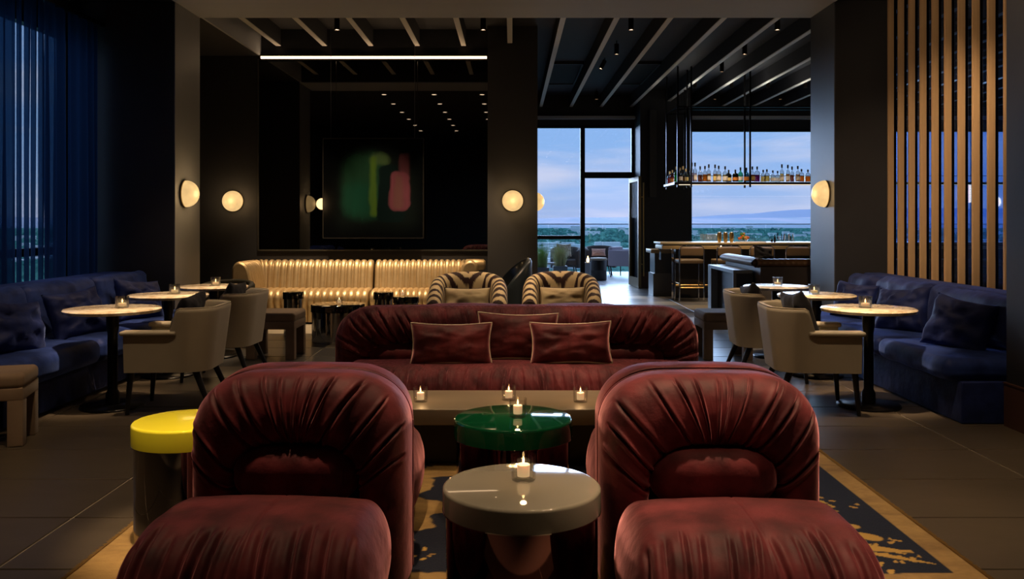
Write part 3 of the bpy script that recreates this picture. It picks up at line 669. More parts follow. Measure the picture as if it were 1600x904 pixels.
pillow('dark navy pillow behind the nearest marble table, slat side', (3.42, 7.62, .62), (-.35, -.1, math.radians(-60)), .52, .42, .22, m_navy_d, 16, None, gp, wr=.025)
pillow('dark navy pillow behind the middle marble table, slat side', (3.38, 8.6, .61), (-.35, .06, math.radians(-58)), .46, .38, .2, m_navy_d, 17, None, gp, wr=.02)

# ------------------------------------------------------------------ wood slat screen
m_bronze_p = mat('bronze_mirror_fin', (.20, .10, .07), .12, 1)
for k in range(10):
    Y = 1360*4.01/(587.0+0); inv = (587/(1360*4.01))+k*.0447e-3*1360*4.01/(1360*4.01)*1.0
    # equal spacing in depth along the screen
    Y = 9.29-k*.2435
    s = thing('screen_fin', ['tall oak fin against the black pier, first of the screen', 'tall oak fin, second from the black pier', 'tall oak fin, third from the black pier', 'tall oak fin, fourth from the black pier', 'tall oak fin, fifth from the black pier',
               'tall oak fin, sixth from the black pier', 'tall oak fin, seventh from the black pier', 'tall oak fin, eighth from the black pier', 'tall oak fin, ninth from the black pier', 'tall oak fin against the dark wall end, last of the screen'][k], 'screen slat', (4.01, Y, 0), 0, 'oak fins of the slat screen')
    part('oak_face', rb(MB(), 0, .062, -.012, .012, .0, 4.12, .002), m_wood, s); part('bronze_fin', MB().box(.062, .088, -.009, .011, 0, 4.12), m_bronze_p, s)
struct('window_4', MB().box(4.115, 4.122, 5.96, 9.36, .6, 4.12), pane_mat('blue_tinted_screen_glass', (.42, .58, .88), .03, 0, .3))
struct('screen_sill', MB().box(4.0, 4.16, 5.95, 9.36, 0, .6), m_plinth)
# ------------------------------------------------------------------ curtains
def curtain(label, y0, y1, seed):
    L_ = y1-y0; n = int(L_*200)+12; rs = np.random.default_rng(seed); nz = 26
    s = np.linspace(0, 1, n); G = np.zeros((n, nz, 3)); ph = s*L_*2*PI/.15+.9*np.sin(s*L_*9+seed)
    for j in range(nz):
        z = .12+3.36*j/(nz-1); amp = (.030+.010*math.sin(j*.18+seed))*np.minimum(1, np.minimum(s, 1-s)*L_/.05)
        G[:, j, 0] = -4.42+amp*np.sin(ph+.12*math.sin(j*.3)); G[:, j, 1] = y0+L_*s+.012*np.cos(ph*.5); G[:, j, 2] = z
    o = part('sheer_curtain', MB().grid(G), m_curtain, None, fix=False); tag(o, label, 'curtain', 'sheer blue curtains at the side window'); return o
m_curtain = bpy.data.materials.new('sheer_blue_curtain'); m_curtain.use_nodes = True
def _c():
    nt = m_curtain.node_tree; N = nt.nodes; L = nt.links; N.clear()
    d = N.new('ShaderNodeBsdfDiffuse'); d.inputs[0].default_value = (.012, .02, .05, 1)
    tl = N.new('ShaderNodeBsdfTranslucent'); tl.inputs[0].default_value = (.02, .055, .14, 1)
    tr = N.new('ShaderNodeBsdfTransparent'); tr.inputs[0].default_value = (.25, .5, .8, 1)
    lw = N.new('ShaderNodeLayerWeight'); lw.inputs[0].default_value = .5
    inv = N.new('ShaderNodeMapRange'); inv.inputs[1].default_value = .0; inv.inputs[2].default_value = .8; inv.inputs[3].default_value = .10; inv.inputs[4].default_value = .01; L.new(lw.outputs['Facing'], inv.inputs[0])
    a = N.new('ShaderNodeMixShader'); a.inputs[0].default_value = .45; L.new(d.outputs[0], a.inputs[1]); L.new(tl.outputs[0], a.inputs[2])
    b = N.new('ShaderNodeMixShader'); L.new(inv.outputs[0], b.inputs[0]); L.new(a.outputs[0], b.inputs[1]); L.new(tr.outputs[0], b.inputs[2])
    o = N.new('ShaderNodeOutputMaterial'); L.new(b.outputs[0], o.inputs[0])
_c()
for k, (a, b, lb) in enumerate(((6.3, 7.735, 'wide sheer midnight blue curtain panel at the frame edge'), (7.750, 7.855, 'thin blue curtain fold just past the wide panel at the frame edge'), (7.869, 7.970, 'thin blue curtain fold, second past the frame edge panel'),
                     (7.980, 8.068, 'thin blue curtain fold before the widest bright gap'), (8.105, 8.20, 'thin blue curtain fold after the widest bright gap'), (8.212, 8.625, 'sheer blue curtain panel in the middle of the window run'), (8.65, 9.27, 'dark sheer blue curtain panel nearest the black pier'))):
    curtain(lb, a, b, k+1)
o = part('curtain_track', MB().box(-4.46, -4.38, 6.0, 9.36, 3.48, 3.52), m_metal_bk); tag(o, 'black ceiling track carrying the sheer blue curtains', 'curtain rail')

# ------------------------------------------------------------------ wall lamps
def sconce(label, loc, rot):
    t = thing('wall_sconce', label, 'lamp', loc, 0, 'opal dome wall lamps'); t.rotation_euler = rot    # faces -Y locally
    part('backplate', MB().lathe([(0, .0), (.150, 0), (.150, .012), (0, .012)], 48, axis='-y', smooth=False), m_brass, t)
    R = .147; D = .135; pr = [(R*math.cos(a), .012+D*math.sin(a)) for a in np.linspace(0, PI/2, 14)]
    pr = [(max(r, 0), z) for r, z in pr]
    part('opal_dome', MB().lathe(pr, 48, axis='-y'), m_glow, t)
    l = bpy.data.lights.new('sconce_light', 'POINT'); l.energy = 5; l.color = (1, .62, .28); l.shadow_soft_size = .1
    o = bpy.data.objects.new('sconce_light', l); col.objects.link(o); o.location = (0, -.26, 0); o.parent = t
    return t
def _glow():
    nt = m_glow.node_tree; N = nt.nodes; L = nt.links; b = N['Principled BSDF']
    tc = N.new('ShaderNodeTexCoord'); n = N.new('ShaderNodeTexNoise'); n.inputs['Scale'].default_value = 9; n.inputs['Detail'].default_value = 2; L.new(tc.outputs['Object'], n.inputs[0])
    r = N.new('ShaderNodeMapRange'); r.inputs[1].default_value = .3; r.inputs[2].default_value = .7; r.inputs[3].default_value = .78; r.inputs[4].default_value = 1.02; L.new(n.outputs[0], r.inputs[0])
    L.new(r.outputs[0], b.inputs['Emission Strength'])
_glow()
sconce('glowing opal half-dome lamp on the grey pier side, curtain side', (-3.61, 9.62, 1.70), (0, 0, PI/2))
sconce('round opal wall lamp facing the room beside the mirror, curtain side', (at(364, 12.5), 12.5, zat(314, 12.5)), (0, 0, 0))
sconce('round opal wall lamp on the central black column face', (at(801, 12.28), 12.29, zat(313.5, 12.28)), (0, 0, 0))
sconce('opal lamp half hidden around the edge of the central column', (.365, 13.75, zat(315, 13.75)), (0, 0, PI/2))
sconce('glowing opal half-dome lamp on the blue-grey pier side, bar side', (3.463, 9.62, 1.70), (0, 0, -PI/2))

# ------------------------------------------------------------------ spot pendants and recessed downlights
def spot_pendant(label, x, y, zb, tilt=0, lit=True):
    t = thing('ceiling_spotlight', label, 'spotlight', (x, y, 4.15), 0, 'black cylinder ceiling spotlights')
    h = 4.15-zb
    part('stem', MB().cyl((0, 0, 0), (0, 0, -(h-.16)), .008), m_metal_bk, t)
    b = part('spotlight_body', MB().lathe([(0, .0), (.036, 0), (.036, -.16), (.031, -.16), (.031, -.145), (0, -.145)], 20), mat('bronze_black', (.02, .014, .011), .35, .6), t, (0, 0, -(h-.16)), (0, tilt, 0))
    if lit: part('lamp_lens', MB().lathe([(0, -.150), (.030, -.150), (.030, -.146), (0, -.146)], 16), m_bulb, b)
    return t
P_ = [(986, 11.6, 47, 'over the walkway to the door, nearest the beam'), (963.5, 13.3, 85, 'over the walkway to the door, second from the beam'), (945, 14.7, 109, 'tilted, over the walkway before the grille'), (932, 18.2, 155, 'over the door opening'),
      (1214.5, 11.6, 47, 'over the bar seats, nearest the beam'), (1163.5, 13.3, 85, 'over the bar seats, second from the beam'), (1128, 14.9, 112, 'over the bar seats, third from the beam'), (1117, 18.2, 155, 'behind the bar, above the bottle shelf corner'),
      (1219, 18.2, 155, 'behind the bar, above the middle of the bottle shelf'), (526.5, 11.6, 47, 'in front of the mirror, above the painting'), (755, 11.6, 47, 'in front of the mirror, beside the central column'),
      (1086, 16.3, 137, 'over the bar counter end'), (1143, 16.3, 137, 'over the bar counter, second along'), (1200, 16.3, 137, 'over the bar counter, third along'), (1258, 16.3, 137, 'over the bar counter, by the pier')]
for i, (px, Y, py, w) in enumerate(P_):
    spot_pendant('small black cylinder spotlight '+w, at(px, Y), Y, zat(py, Y), .45 if i == 2 else 0, i < 11)
m_ring = mat('downlight_trim', (.03, .03, .03), .4)
m_dlens = mat('downlight_lens', (1, .8, .6), .5, emit=(1, .74, .5), es=7)
def spot(name, loc, energy, size, color=(1, .70, .42), blend=.6, target=None, r=.035, parent=None):
    l = bpy.data.lights.new(name, 'SPOT'); l.energy = energy*BEAM; l.spot_size = math.radians(size); l.spot_blend = blend; l.color = color; l.shadow_soft_size = r
    o = bpy.data.objects.new(name, l); col.objects.link(o); o.location = loc
    if target: d = Vector(target)-Vector(loc); o.rotation_euler = d.to_track_quat('-Z', 'Y').to_euler()
    return o
row = {'-2.40': 'outer row by the curtains', '-1.46': 'second row from the curtains', '-0.56': 'row over the left foreground chair', '0.40': 'row over the coffee table', '1.30': 'row over the right foreground chair', '2.20': 'outer row by the slat screen'}
for X in (-2.4, -1.46, -.56, .4, 1.3, 2.2):
    for k, Y in enumerate((2.1, 3.4, 4.7, 6.0, 7.35, 8.65)):
        t = thing('recessed_downlight', 'recessed ceiling downlight, %s, number %s from the beam' % (row['%.2f' % X], ['six', 'five', 'four', 'three', 'two', 'one'][k]), 'downlight', (X, Y, 3.77), 0, 'recessed downlights')
        part('trim_ring', MB().lathe([(.045, -.004), (.06, -.004), (.06, .0), (.045, .0)], 20, smooth=False), m_ring, t)
        part('lamp_lens', MB().lathe([(0, -.003), (.045, -.003), (.045, 0), (0, 0)], 20, smooth=False), m_dlens, t)
WARM = (1, .68, .40)
def dl(x, y, tx, ty, tz, e, size=38, c=WARM): spot('downlight_beam', (x, y, 3.74), e, size, c, .75, (tx, ty, tz))
# tables
for x, y, tx, ty, e in ((-2.4, 6.0, -3.05, 6.57, 95), (-2.4, 7.35, -3.13, 7.9, 95), (-2.4, 8.65, -3.1, 9.0, 80), (2.2, 6.0, 2.72, 6.6, 120), (2.2, 7.35, 2.77, 7.9, 80), (2.2, 8.65, 2.73, 9.0, 60)):
    dl(x, y, tx, ty, .74, e*1.9, 20)
# lounge group
dl(1.3, 3.4, .85, 2.9, .5, 105, 32); dl(1.3, 2.1, .78, 3.1, .6, 24, 32); dl(-1.46, 3.4, -.85, 2.9, .5, 30, 32); dl(-1.46, 3.4, -1.4, 3.85, .5, 190, 20)
dl(-.56, 3.4, -.75, 3.4, .8, 50, 30); dl(.4, 3.4, .78, 3.4, .8, 55, 30)
dl(1.3, 6.0, 2.15, 6.6, .5, 110, 30); dl(1.3, 7.35, 2.15, 7.8, .5, 90, 30); dl(-1.46, 6.0, -2.35, 6.6, .5, 46, 30); dl(-1.46, 7.35, -2.35, 7.8, .5, 46, 30)
dl(-2.4, 3.4, -2.6, 3.9, 0, 36, 60); dl(-2.4, 4.7, -2.5, 5.0, 0, 36, 60); dl(2.2, 3.4, 2.5, 3.9, 0, 48, 60); dl(2.2, 4.7, 2.4, 5.0, 0, 44, 60)
dl(-.56, 8.65, -.3, 9.2, .5, 70, 40); dl(.4, 8.65, .5, 9.2, .5, 60, 40)
dl(.4, 4.7, .0, 5.0, .3, 70, 40); dl(-.56, 6.0, -.3, 5.95, .5, 60, 42); dl(1.3, 6.0, 1.0, 5.95, .5, 80, 42)
dl(.4, 3.4, .03, 3.14, .45, 50, 26); dl(1.3, 3.4, 1.7, 3.6, 0, 40, 40); dl(-.56, 3.4, -.2, 4.0, 0, 60, 34)
for x, y, tx, ty, e in ((-2.4, 6.0, -3.75, 6.4, 34), (-2.4, 7.35, -3.8, 7.7, 38), (-2.4, 8.65, -3.8, 8.7, 34), (2.2, 7.35, 3.5, 7.5, 40), (2.2, 8.65, 3.5, 8.7, 45)): dl(x, y, tx, ty, .5, e, 40)
# floor beyond / gold sofa
for x, tx in ((-2.9, -2.9), (-1.9, -1.9), (-.9, -.9)):
    spot('mirror_wall_wash', (x, 11.3, 3.86), 130, 52, WARM, .8, (tx, 11.95, .5))
spot('walkway_spot', (at(986, 11.6), 11.6, 3.9), 60, 50, (1, .72, .5), .8, (-.1, 9.0, .6)); spot('walkway_spot', (at(526.5, 11.6), 11.6, 3.9), 70, 50, WARM, .8, (-2.2, 9.6, 0))
for px in (1214, 1163, 1128):
    Y = {1214: 11.6, 1163: 13.3, 1128: 14.9}[px]; spot('bar_spot', (at(px, Y), Y, 3.88), 65, 46, WARM, .7, (at(px, Y), Y+1.2, .9))
for x, y in ((3.6, 14.2), (4.8, 14.2)): spot('bar_front_spot', (x, y, 4.0), 60, 40, WARM, .7, (x, 15.5, .8))
# slat screen wash
dl(2.2, 4.7, 4.0, 7.3, 1.6, 75, 44); dl(2.2, 6.0, 4.0, 8.5, 1.7, 75, 44); dl(2.2, 6.0, 4.0, 8.0, 3.0, 25, 60)

# ------------------------------------------------------------------ painting in front of the mirror
def painting():
    x0, x1, z0, z1 = at(506, 12.3), at(661, 12.3), zat(371, 12.3), zat(217, 12.3)
    t = thing('abstract_painting', 'large dark abstract painting with a green arch and pink block hung before the mirror', 'painting', ((x0+x1)/2, 12.3, (z0+z1)/2))
    hw, hh = (x1-x0)/2, (z1-z0)/2; n = 150
    u = np.linspace(0, 1, n); U, V = np.meshgrid(u, u, indexing='ij'); G = np.stack([(U*2-1)*hw, U*0-.021, (V*2-1)*hh], -1)
    X = U; Y = 1-V     # image space, top = 0
    def soft_rr(x0, x1, y0, y1, r, s):
        cx, cy = (x0+x1)/2, (y0+y1)/2; dx = np.abs(X-cx)-((x1-x0)/2-r); dy = np.abs(Y-cy)-((y1-y0)/2-r)
        d = np.hypot(np.maximum(dx, 0), np.maximum(dy, 0))-r+np.minimum(np.maximum(dx, dy), 0); d = d+(fbm(X*7, Y*7, 3)-.45)*.05; return 1-sstep(-s, s, d)
    C = np.zeros((n, n, 3))+np.array([.004, .005, .006])
    def lay(mask, c, k=1.0):
        nonlocal C; m = (mask*k)[..., None]; C = C*(1-m)+np.array(c)*m
    streak = .6+.8*fbm(X*26, Y*2.2, 5)
    lay(soft_rr(.14, .95, .1, .9, .1, .12), (.012, .02, .02), .8)
    lay(soft_rr(.19, .62, .13, .80, .16, .07)*streak, (.022, .085, .05), .85)
    lay(soft_rr(.20, .55, .45, .80, .12, .08)*streak, (.012, .10, .07), .6)
    lay(soft_rr(.46, .67, .15, .27, .06, .03)*streak, (.10, .19, .08), .8)
    lay(soft_rr(.465, .54, .18, .78, .03, .02)*streak, (.11, .23, .035), .9)
    lay(soft_rr(.545, .82, .265, .84, .06, .015), (.008, .02, .022), 1)
    lay(soft_rr(.76, .87, .14, .60, .03, .02)*streak, (.18, .06, .085), .8)
    lay(soft_rr(.665, .865, .33, .72, .07, .015)*streak, (.27, .085, .13), .85)
    lay(soft_rr(.71, .80, .36, .70, .04, .02)*streak, (.22, .11, .11), .8)
    mb = MB().grid(G); me = mb.mesh('canvas'); C = C*.45; set_colors(me, C.reshape(-1, 3)); m = attr_mat('painted_canvas', .12, coat=.6)
    me.materials.append(m); part('canvas', me, None, t)
    part('picture_frame', MB().box(-hw-.012, -hw, -.03, .03, -hh-.012, hh+.012).box(hw, hw+.012, -.03, .03, -hh-.012, hh+.012).box(-hw, hw, -.03, .03, hh, hh+.012).box(-hw, hw, -.03, .03, -hh-.012, -hh).box(-hw, hw, -.015, .03, -hh, hh), mat('frame_steel', (.06, .058, .055), .35, .8), t)
    for x in (at(517, 12.3)-(x0+x1)/2, at(648, 12.3)-(x0+x1)/2):
        part('hanging_wire', MB().cyl((x, .0, hh), (x, .0, 4.15-(z0+z1)/2-.0), .0035, n=6), mat('steel_wire', (.3, .3, .3), .3, 1), t)
painting()

# ------------------------------------------------------------------ gold channel sofa (two sections)
def sweep_path(P, n):
    P = [np.array(p) for p in P]; seg = [0]
    for a, b in zip(P[:-1], P[1:]): seg.append(seg[-1]+np.linalg.norm(b-a))
    s = np.linspace(0, seg[-1], n); out = []; tang = []
    for q in s:
        i = min(max(np.searchsorted(seg, q)-1, 0), len(P)-2); f = (q-seg[i])/max(seg[i+1]-seg[i], 1e-9); out.append(P[i]+(P[i+1]-P[i])*f)
    out = np.array(out); tg = np.gradient(out, axis=0); tg /= np.linalg.norm(tg, axis=1, keepdims=True); return out, tg, s
def rounded_corner(p0, c, p1, r, k=8):
    p0, c, p1 = map(np.array, (p0, c, p1)); a = c+(p0-c)/np.linalg.norm(p0-c)*r; b = c+(p1-c)/np.linalg.norm(p1-c)*r; out = []
    for t in np.linspace(0, 1, k): out.append((1-t)**2*a+2*t*(1-t)*c+t*t*b)
    return out
def channel_sweep(P, prof, pitch, depth, sign):
    """prof: list of (offset towards the seat, z). Channels run along the profile."""
    L_ = sum(np.linalg.norm(np.array(b)-np.array(a)) for a, b in zip(P[:-1], P[1:])); nc = round(L_/pitch); n = nc*8+1
    pts, tg, s = sweep_path(P, n); nrm = np.stack([tg[:, 1], -tg[:, 0]], 1)*sign
    pr = catmull(prof, 30); dp = np.gradient(pr, axis=0); pn = np.stack([dp[:, 1], -dp[:, 0]], 1); pn /= -np.maximum(np.linalg.norm(pn, axis=1, keepdims=True), 1e-9)
    bulge = np.abs(np.sin(s/L_*nc*PI))**.5*depth; G = np.zeros((n, 30, 3))
    for j in range(30):
        o = pr[j, 0]+pn[j, 0]*bulge; z = pr[j, 1]+pn[j, 1]*bulge
        G[:, j, 0] = pts[:, 0]+nrm[:, 0]*o; G[:, j, 1] = pts[:, 1]+nrm[:, 1]*o; G[:, j, 2] = z
    mb = MB().grid(G)
    for e in (0, -1): mb.add(G[e], [tuple(range(30))], False)
    return mb
def gold_sofa(label, sections, name='channel_sofa'):
    t = thing(name, label, 'sofa', (0, 0, 0), 0, 'gold channelled sofa sections')
    for nm, P, prof, pitch, sg in sections: part(nm, channel_sweep(P, prof, pitch, .032, sg), m_gold, t)
    return t
bprof = [(.0, .05), (.0, .4), (.0, .70), (.02, .79), (.07, .825), (.13, .80), (.17, .74), (.205, .6), (.245, .42)]
bprof = [(o, z) for o, z in bprof]
sprof = [(.12, .43), (.35, .445), (.52, .435), (.60, .40), (.625, .33), (.60, .25), (.59, .1), (.59, .03)]
LB = [(-3.72, 11.62)]+rounded_corner((-3.72, 11.5), (-3.72, 12.42), (-2, 12.42), .34)+[(-1.955, 12.42)]
LS = [(-3.5, 12.40), (-1.955, 12.40)]
gold_sofa('gold channelled leather sofa section with the arm by the wall lamp', [('backrest', LB, bprof, .092, 1), ('seat', [(-3.50, 12.40), (-1.955, 12.40)], sprof, .092, 1)])
RB = [(-1.925, 12.42)]+rounded_corner((-2, 12.42), (-.50, 12.42), (-.50, 11.9), .22)+[(-.50, 11.98)]
gold_sofa('gold channelled leather sofa section ending at the central column', [('backrest', RB, bprof, .08, 1), ('seat', [(-1.925, 12.40), (-.66, 12.40)], sprof, .08, 1)])
struct('sofa_kick', MB().box(-3.6, -.6, 11.9, 12.35, 0, .05), m_plinth)
bo = part('bolster_cushion', MB().lathe([(0, -.15), (.05, -.148), (.075, -.12), (.08, 0), (.075, .12), (.05, .148), (0, .15)], 24, axis='x'), m_gold, None, (at(742, 12.15), 12.18, .79)); tag(bo, 'gold bolster lying on the sofa back end next to the central column', 'cushion')

# ------------------------------------------------------------------ zebra tub chairs
m_zebra = attr_mat('zebra_velvet', .7, sheen=.04)
def zebra_mesh():
    n, nv = 260, 60; hw, yb, yf = .40, .36, -.34; r = .33; pts = []
    Ls = (yb-r)-yf; arc = PI/2*r; mid = 2*(hw-r); tot = 2*Ls+2*arc+mid
    for s in np.linspace(0, 1, n):
        d = s*tot
        if d < Ls: p = (-hw, yf+d); q = (-1, 0)
        elif d < Ls+arc: a = (d-Ls)/r; p = (-hw+r-r*math.cos(a), yb-r+r*math.sin(a)); q = (-math.cos(a), math.sin(a))
        elif d < Ls+arc+mid: p = (-hw+r+(d-Ls-arc), yb); q = (0, 1)
        elif d < Ls+2*arc+mid: a = (d-Ls-arc-mid)/r; p = (hw-r+r*math.sin(a), yb-r+r*math.cos(a)); q = (math.sin(a), math.cos(a))
        else: p = (hw, yb-r-(d-Ls-2*arc-mid)); q = (1, 0)
        pts.append((p, q))
    prof = catmull([(0, .08), (0, .3), (0, .6), (0, .86), (-.03, .97), (-.08, 1.0), (-.13, .96), (-.155, .86), (-.155, .6), (-.15, .4), (-.15, .3)], nv)
    G = np.zeros((n, nv, 3)); C = np.zeros((n, nv, 3)); s = np.linspace(-1, 1, n)
    for i, (p, q) in enumerate(pts):
        bk = 1-abs(s[i])**2.2; top = .60+.27*max(bk, 0)**.8
        for j in range(nv): o, z = prof[j]; G[i, j] = (p[0]+q[0]*o, p[1]+q[1]*o, z*top)
    S = s[:, None]; V = np.linspace(0, 1, nv)[None, :]; a = np.abs(S); inner = sstep(.45, .6, V)
    ph = a*(12+11*a)+(6.5*(1-a)**3)*(V-.5)*2.2+1.3*(fbm(a*5+np.sign(S)*2, V*4, 3)-.45)*3
    w = np.sin(ph*2.1); k = sstep(-.12, .12, w+.25*(fbm(S*9, V*9, 8)-.45)*4)
    cr = np.array([.62, .50, .30]); dk = np.array([.028, .010, .012]); C = cr*k[..., None]+dk*(1-k[..., None])
    mb = MB().grid(G); me = None
    Cc = C.reshape(-1, 3)
    for e in (0, -1):
        ring = G[e]; mb.add(ring, [tuple(range(nv))], False); cc = np.where((np.sin(ring[:, 0]*95) > 0)[:, None], cr, dk); Cc = np.vstack([Cc, cc])
    me = mb.mesh('zebra_shell'); set_colors(me, Cc); me.materials.append(m_zebra)
    seat = MB(); V2, N2, F2 = rbox((.245, .30, .09), (.05, .05, .05), (30, 30, 2), 3); seat.add(V2+np.array([0, -.06, .36]), F2.tolist(), True)
    me2 = seat.mesh('seat'); st = np.sin(V2[:, 0]*70+3*np.sin(V2[:, 1]*6)); set_colors(me2, np.where((st > 0)[:, None], cr, dk)); me2.materials.append(m_zebra)
    return me, me2
zm = zebra_mesh()
def zebra_chair(label, loc, rz, seed, plabel):
    t = thing('tub_chair', label, 'chair', loc, rz, 'zebra striped tub chairs')
    part('shell', zm[0], None, t); part('seat', zm[1], None, t)
    part('base', rb(MB(), -.24, .24, -.32, .24, .04, .28, .01), m_plinth, t)
    pillow(plabel, (loc[0], loc[1]-.12, .60), (-.3, 0, rz), .46, .27, .14, mat('cream_pillow_fabric', (.52, .42, .25), .75, sheen=.2), seed, mat('dark_piping', (.03, .015, .01), .6), 'cream pillows in the zebra chairs')
zebra_chair('zebra striped tub chair nearer the gold sofa', (at(732, 8.95), 8.85, 0), 0, 1, 'cream pillow in the zebra chair nearer the gold sofa')
zebra_chair('zebra striped tub chair nearer the terrace door', (at(877, 9.0), 8.95, 0), -.04, 2, 'cream pillow in the zebra chair nearer the terrace door')
# tall dark chair seen from the side behind the zebra chairs
def tub(label, loc, rz, hw, h, m, arm=.6, group=None, th=.07, legs=True, name='barrel_chair', seat_z=.42):
    t = thing(name, label, 'chair', loc, rz, group); n = 50; G = np.zeros((n, 12, 3))
    for i, a in enumerate(np.linspace(-2.1, 2.1, n)):
        top = h*(arm+(1-arm)*math.cos(a/2.1*PI/2)**.7) if abs(a) < 2.1 else h*arm
        for j, (o, q) in enumerate(((0, .0), (0, .4), (0, .8), (0, .95), (-.2, .99), (-.5, 1), (-.8, .99), (-1, .95), (-1, .7), (-1, .4), (-1, .1), (-1, 0))):
            r = hw+o*th; G[i, j] = (r*math.sin(a), r*math.cos(a)*.95, .2+(top-.2)*q)
    mb = MB().grid(G)
    for e in (0, -1): mb.add(G[e], [tuple(range(12))])
    part('shell', mb, m, t); part('seat', MB().lathe([(0, seat_z), (hw*.7, seat_z), (hw*.82, seat_z-.03), (hw*.84, seat_z-.15), (0, seat_z-.15)], 32), m, t)
    for sx in (-1, 1):
        for sy in (-1, 1): part('leg', MB().cyl((sx*hw*.55, sy*hw*.55, .28), (sx*hw*.65, sy*hw*.65, 0), .02, .013, 10), m_blackwood, t)
    return t
m_teal = mat('dark_teal_leather', (.012, .02, .026), .35, sheen=.1, coat=.2)
t = tub('dark teal high-backed chair seen side on behind the zebra chairs', (at(792, 9.9), 9.9, 0), math.radians(-78), .30, .98, m_teal, .5)
tub('dark olive barrel chair behind the farthest table of the curtain side', (-3.18, 9.72, 0), math.radians(0), .30, .735, mat('dark_olive_fabric', (.025, .026, .018), .7), .9)
tub('grey barrel chair behind the pale marble table before the bar bench', (at(1216, 10.45), 10.5, 0), 0, .36, .575, mat('dove_grey_fabric', (.40, .39, .41), .8, sheen=.3), .95, seat_z=.36)

# ------------------------------------------------------------------ bar side: console, channel banquette, bar, stools
t = thing('side_console', 'grey open sided console box at the end of the bar bench', 'console', (2.95, 11.6, 0))
mg = mat('grey_lacquer', (.17, .19, .21), .4)
part('console_frame', MB().box(0, .26, 0, 1.5, .70, .745).box(0, .26, 0, .04, 0, .70).box(0, .26, 1.3, 1.5, 0, .70).box(.02, .26, .04, 1.3, 0, .05), mg, t)
part('back_panel', MB().box(.1, .26, .04, 1.3, .05, .70), m_plinth, t); part('end_panel', MB().box(.04, .26, -.01, 0, .02, .70), mat('navy_panel', (.012, .014, .022), .5), t)
t = thing('bar_bench', 'long bench before the bar with braided leather roll along its back', 'bench', (0, 0, 0))
part('bench_back', MB().box(3.24, 6.4, 11.35, 11.5, 0, .80).box(3.24, 3.38, 11.5, 13.2, 0, .80), mat('umber_panel', (.075, .06, .055), .5), t)
def braid(P, pitch, w, h, z):
    pts, tg, s = sweep_path(P, max(int(sum(np.linalg.norm(np.array(b)-np.array(a)) for a, b in zip(P[:-1], P[1:]))/pitch*6), 8)); nr = np.stack([tg[:, 1], -tg[:, 0]], 1); G = np.zeros((len(s), 16, 3))
    for j in range(16):
        a = 2*PI*j/16; rr = 1+.10*np.abs(np.sin(s/pitch*PI+a*.5)); o = np.cos(a)*w*rr; G[:, j, 0] = pts[:, 0]+nr[:, 0]*o; G[:, j, 1] = pts[:, 1]+nr[:, 1]*o; G[:, j, 2] = z+np.sin(a)*h*rr
    return MB().grid(G, cv=True)
part('roll_front', braid([(3.2, 11.44), (6.4, 11.44)], .075, .10, .055, .845), mat('cognac_leather', (.17, .095, .05), .35), t)
part('roll_side', braid([(3.3, 11.55), (3.3, 13.3)], .075, .12, .055, .845), mat('grey_leather', (.20, .19, .18), .35), t)
part('bench_seat', rb(MB(), 3.4, 6.4, 11.5, 12.2, .1, .45, .03), mat('umber_seat', (.08, .06, .05), .6), t)
pillow('small black pillow propped on the roll of the bar bench', (at(1186, 12.2), 12.0, .93), (-.3, .2, .3), .3, .24, .1, m_black_fab, 4)
# bar counter
bz = 1.02
t = thing('bar_counter', 'long bar counter with a pale stone top and brass trimmed edge', 'bar', (0, 15.45, 0))
X0 = at(1032, 15.45)
part('counter_top', rb(MB(), X0, 9.0, 0, .75, bz-.035, bz, .004), mat('sand_stone_top', (.50, .42, .27), .3), t)
part('shadow_gap', MB().box(X0+.05, 9.0, .03, .72, bz-.06, bz-.035), m_plinth, t)
part('brass_edge', rb(MB(), X0+.03, 9.0, .01, .74, bz-.12, bz-.06, .004), mat('brushed_sand_brass', (.50, .38, .2), .35, .4), t)
part('bar_front', MB().box(X0+.35, 9.0, .42, .7, 0, bz-.12), m_plinth, t)
part('end_leg', MB().box(X0+.20, X0+.24, .02, .06, 0, bz-.12).box(X0+.03, X0+.06, .3, .34, .7, bz-.12), m_chr2, t)
part('foot_rail', MB().cyl((X0+.3, .25, .24), (9.0, .25, .24), .02), m_brass, t)
for x in (3.4, 4.6, 5.8, 7.0): part('rail_bracket', MB().box(x-.015, x+.015, .25, .45, .23, .25), m_brass, t)
t = thing('bar_return', 'lower wooden serving ledge on a grey plinth at the end of the bar', 'counter', (0, 16.2, 0))
part('ledge_top', rb(MB(), at(1017, 16.2), 3.05, 0, .6, .80, .87, .01), mat('ledge_wood', (.34, .24, .13), .35), t)
part('ledge_body', MB().box(at(1017, 16.2)+.08, 3.05, .05, .6, .42, .80), mat('slate_panel', (.035, .037, .04), .3), t)
part('ledge_plinth', MB().box(at(1017, 16.2)+.05, 3.05, .04, .6, 0, .42), mat('grey_plinth', (.10, .10, .105), .35), t)
part('ledge_post', MB().cyl((at(1030, 16.2), .08, .87), (at(1030, 16.2), .08, 1.0), .012), m_chr2, t)
m_stool = mat('tan_leather', (.20, .135, .075), .4)
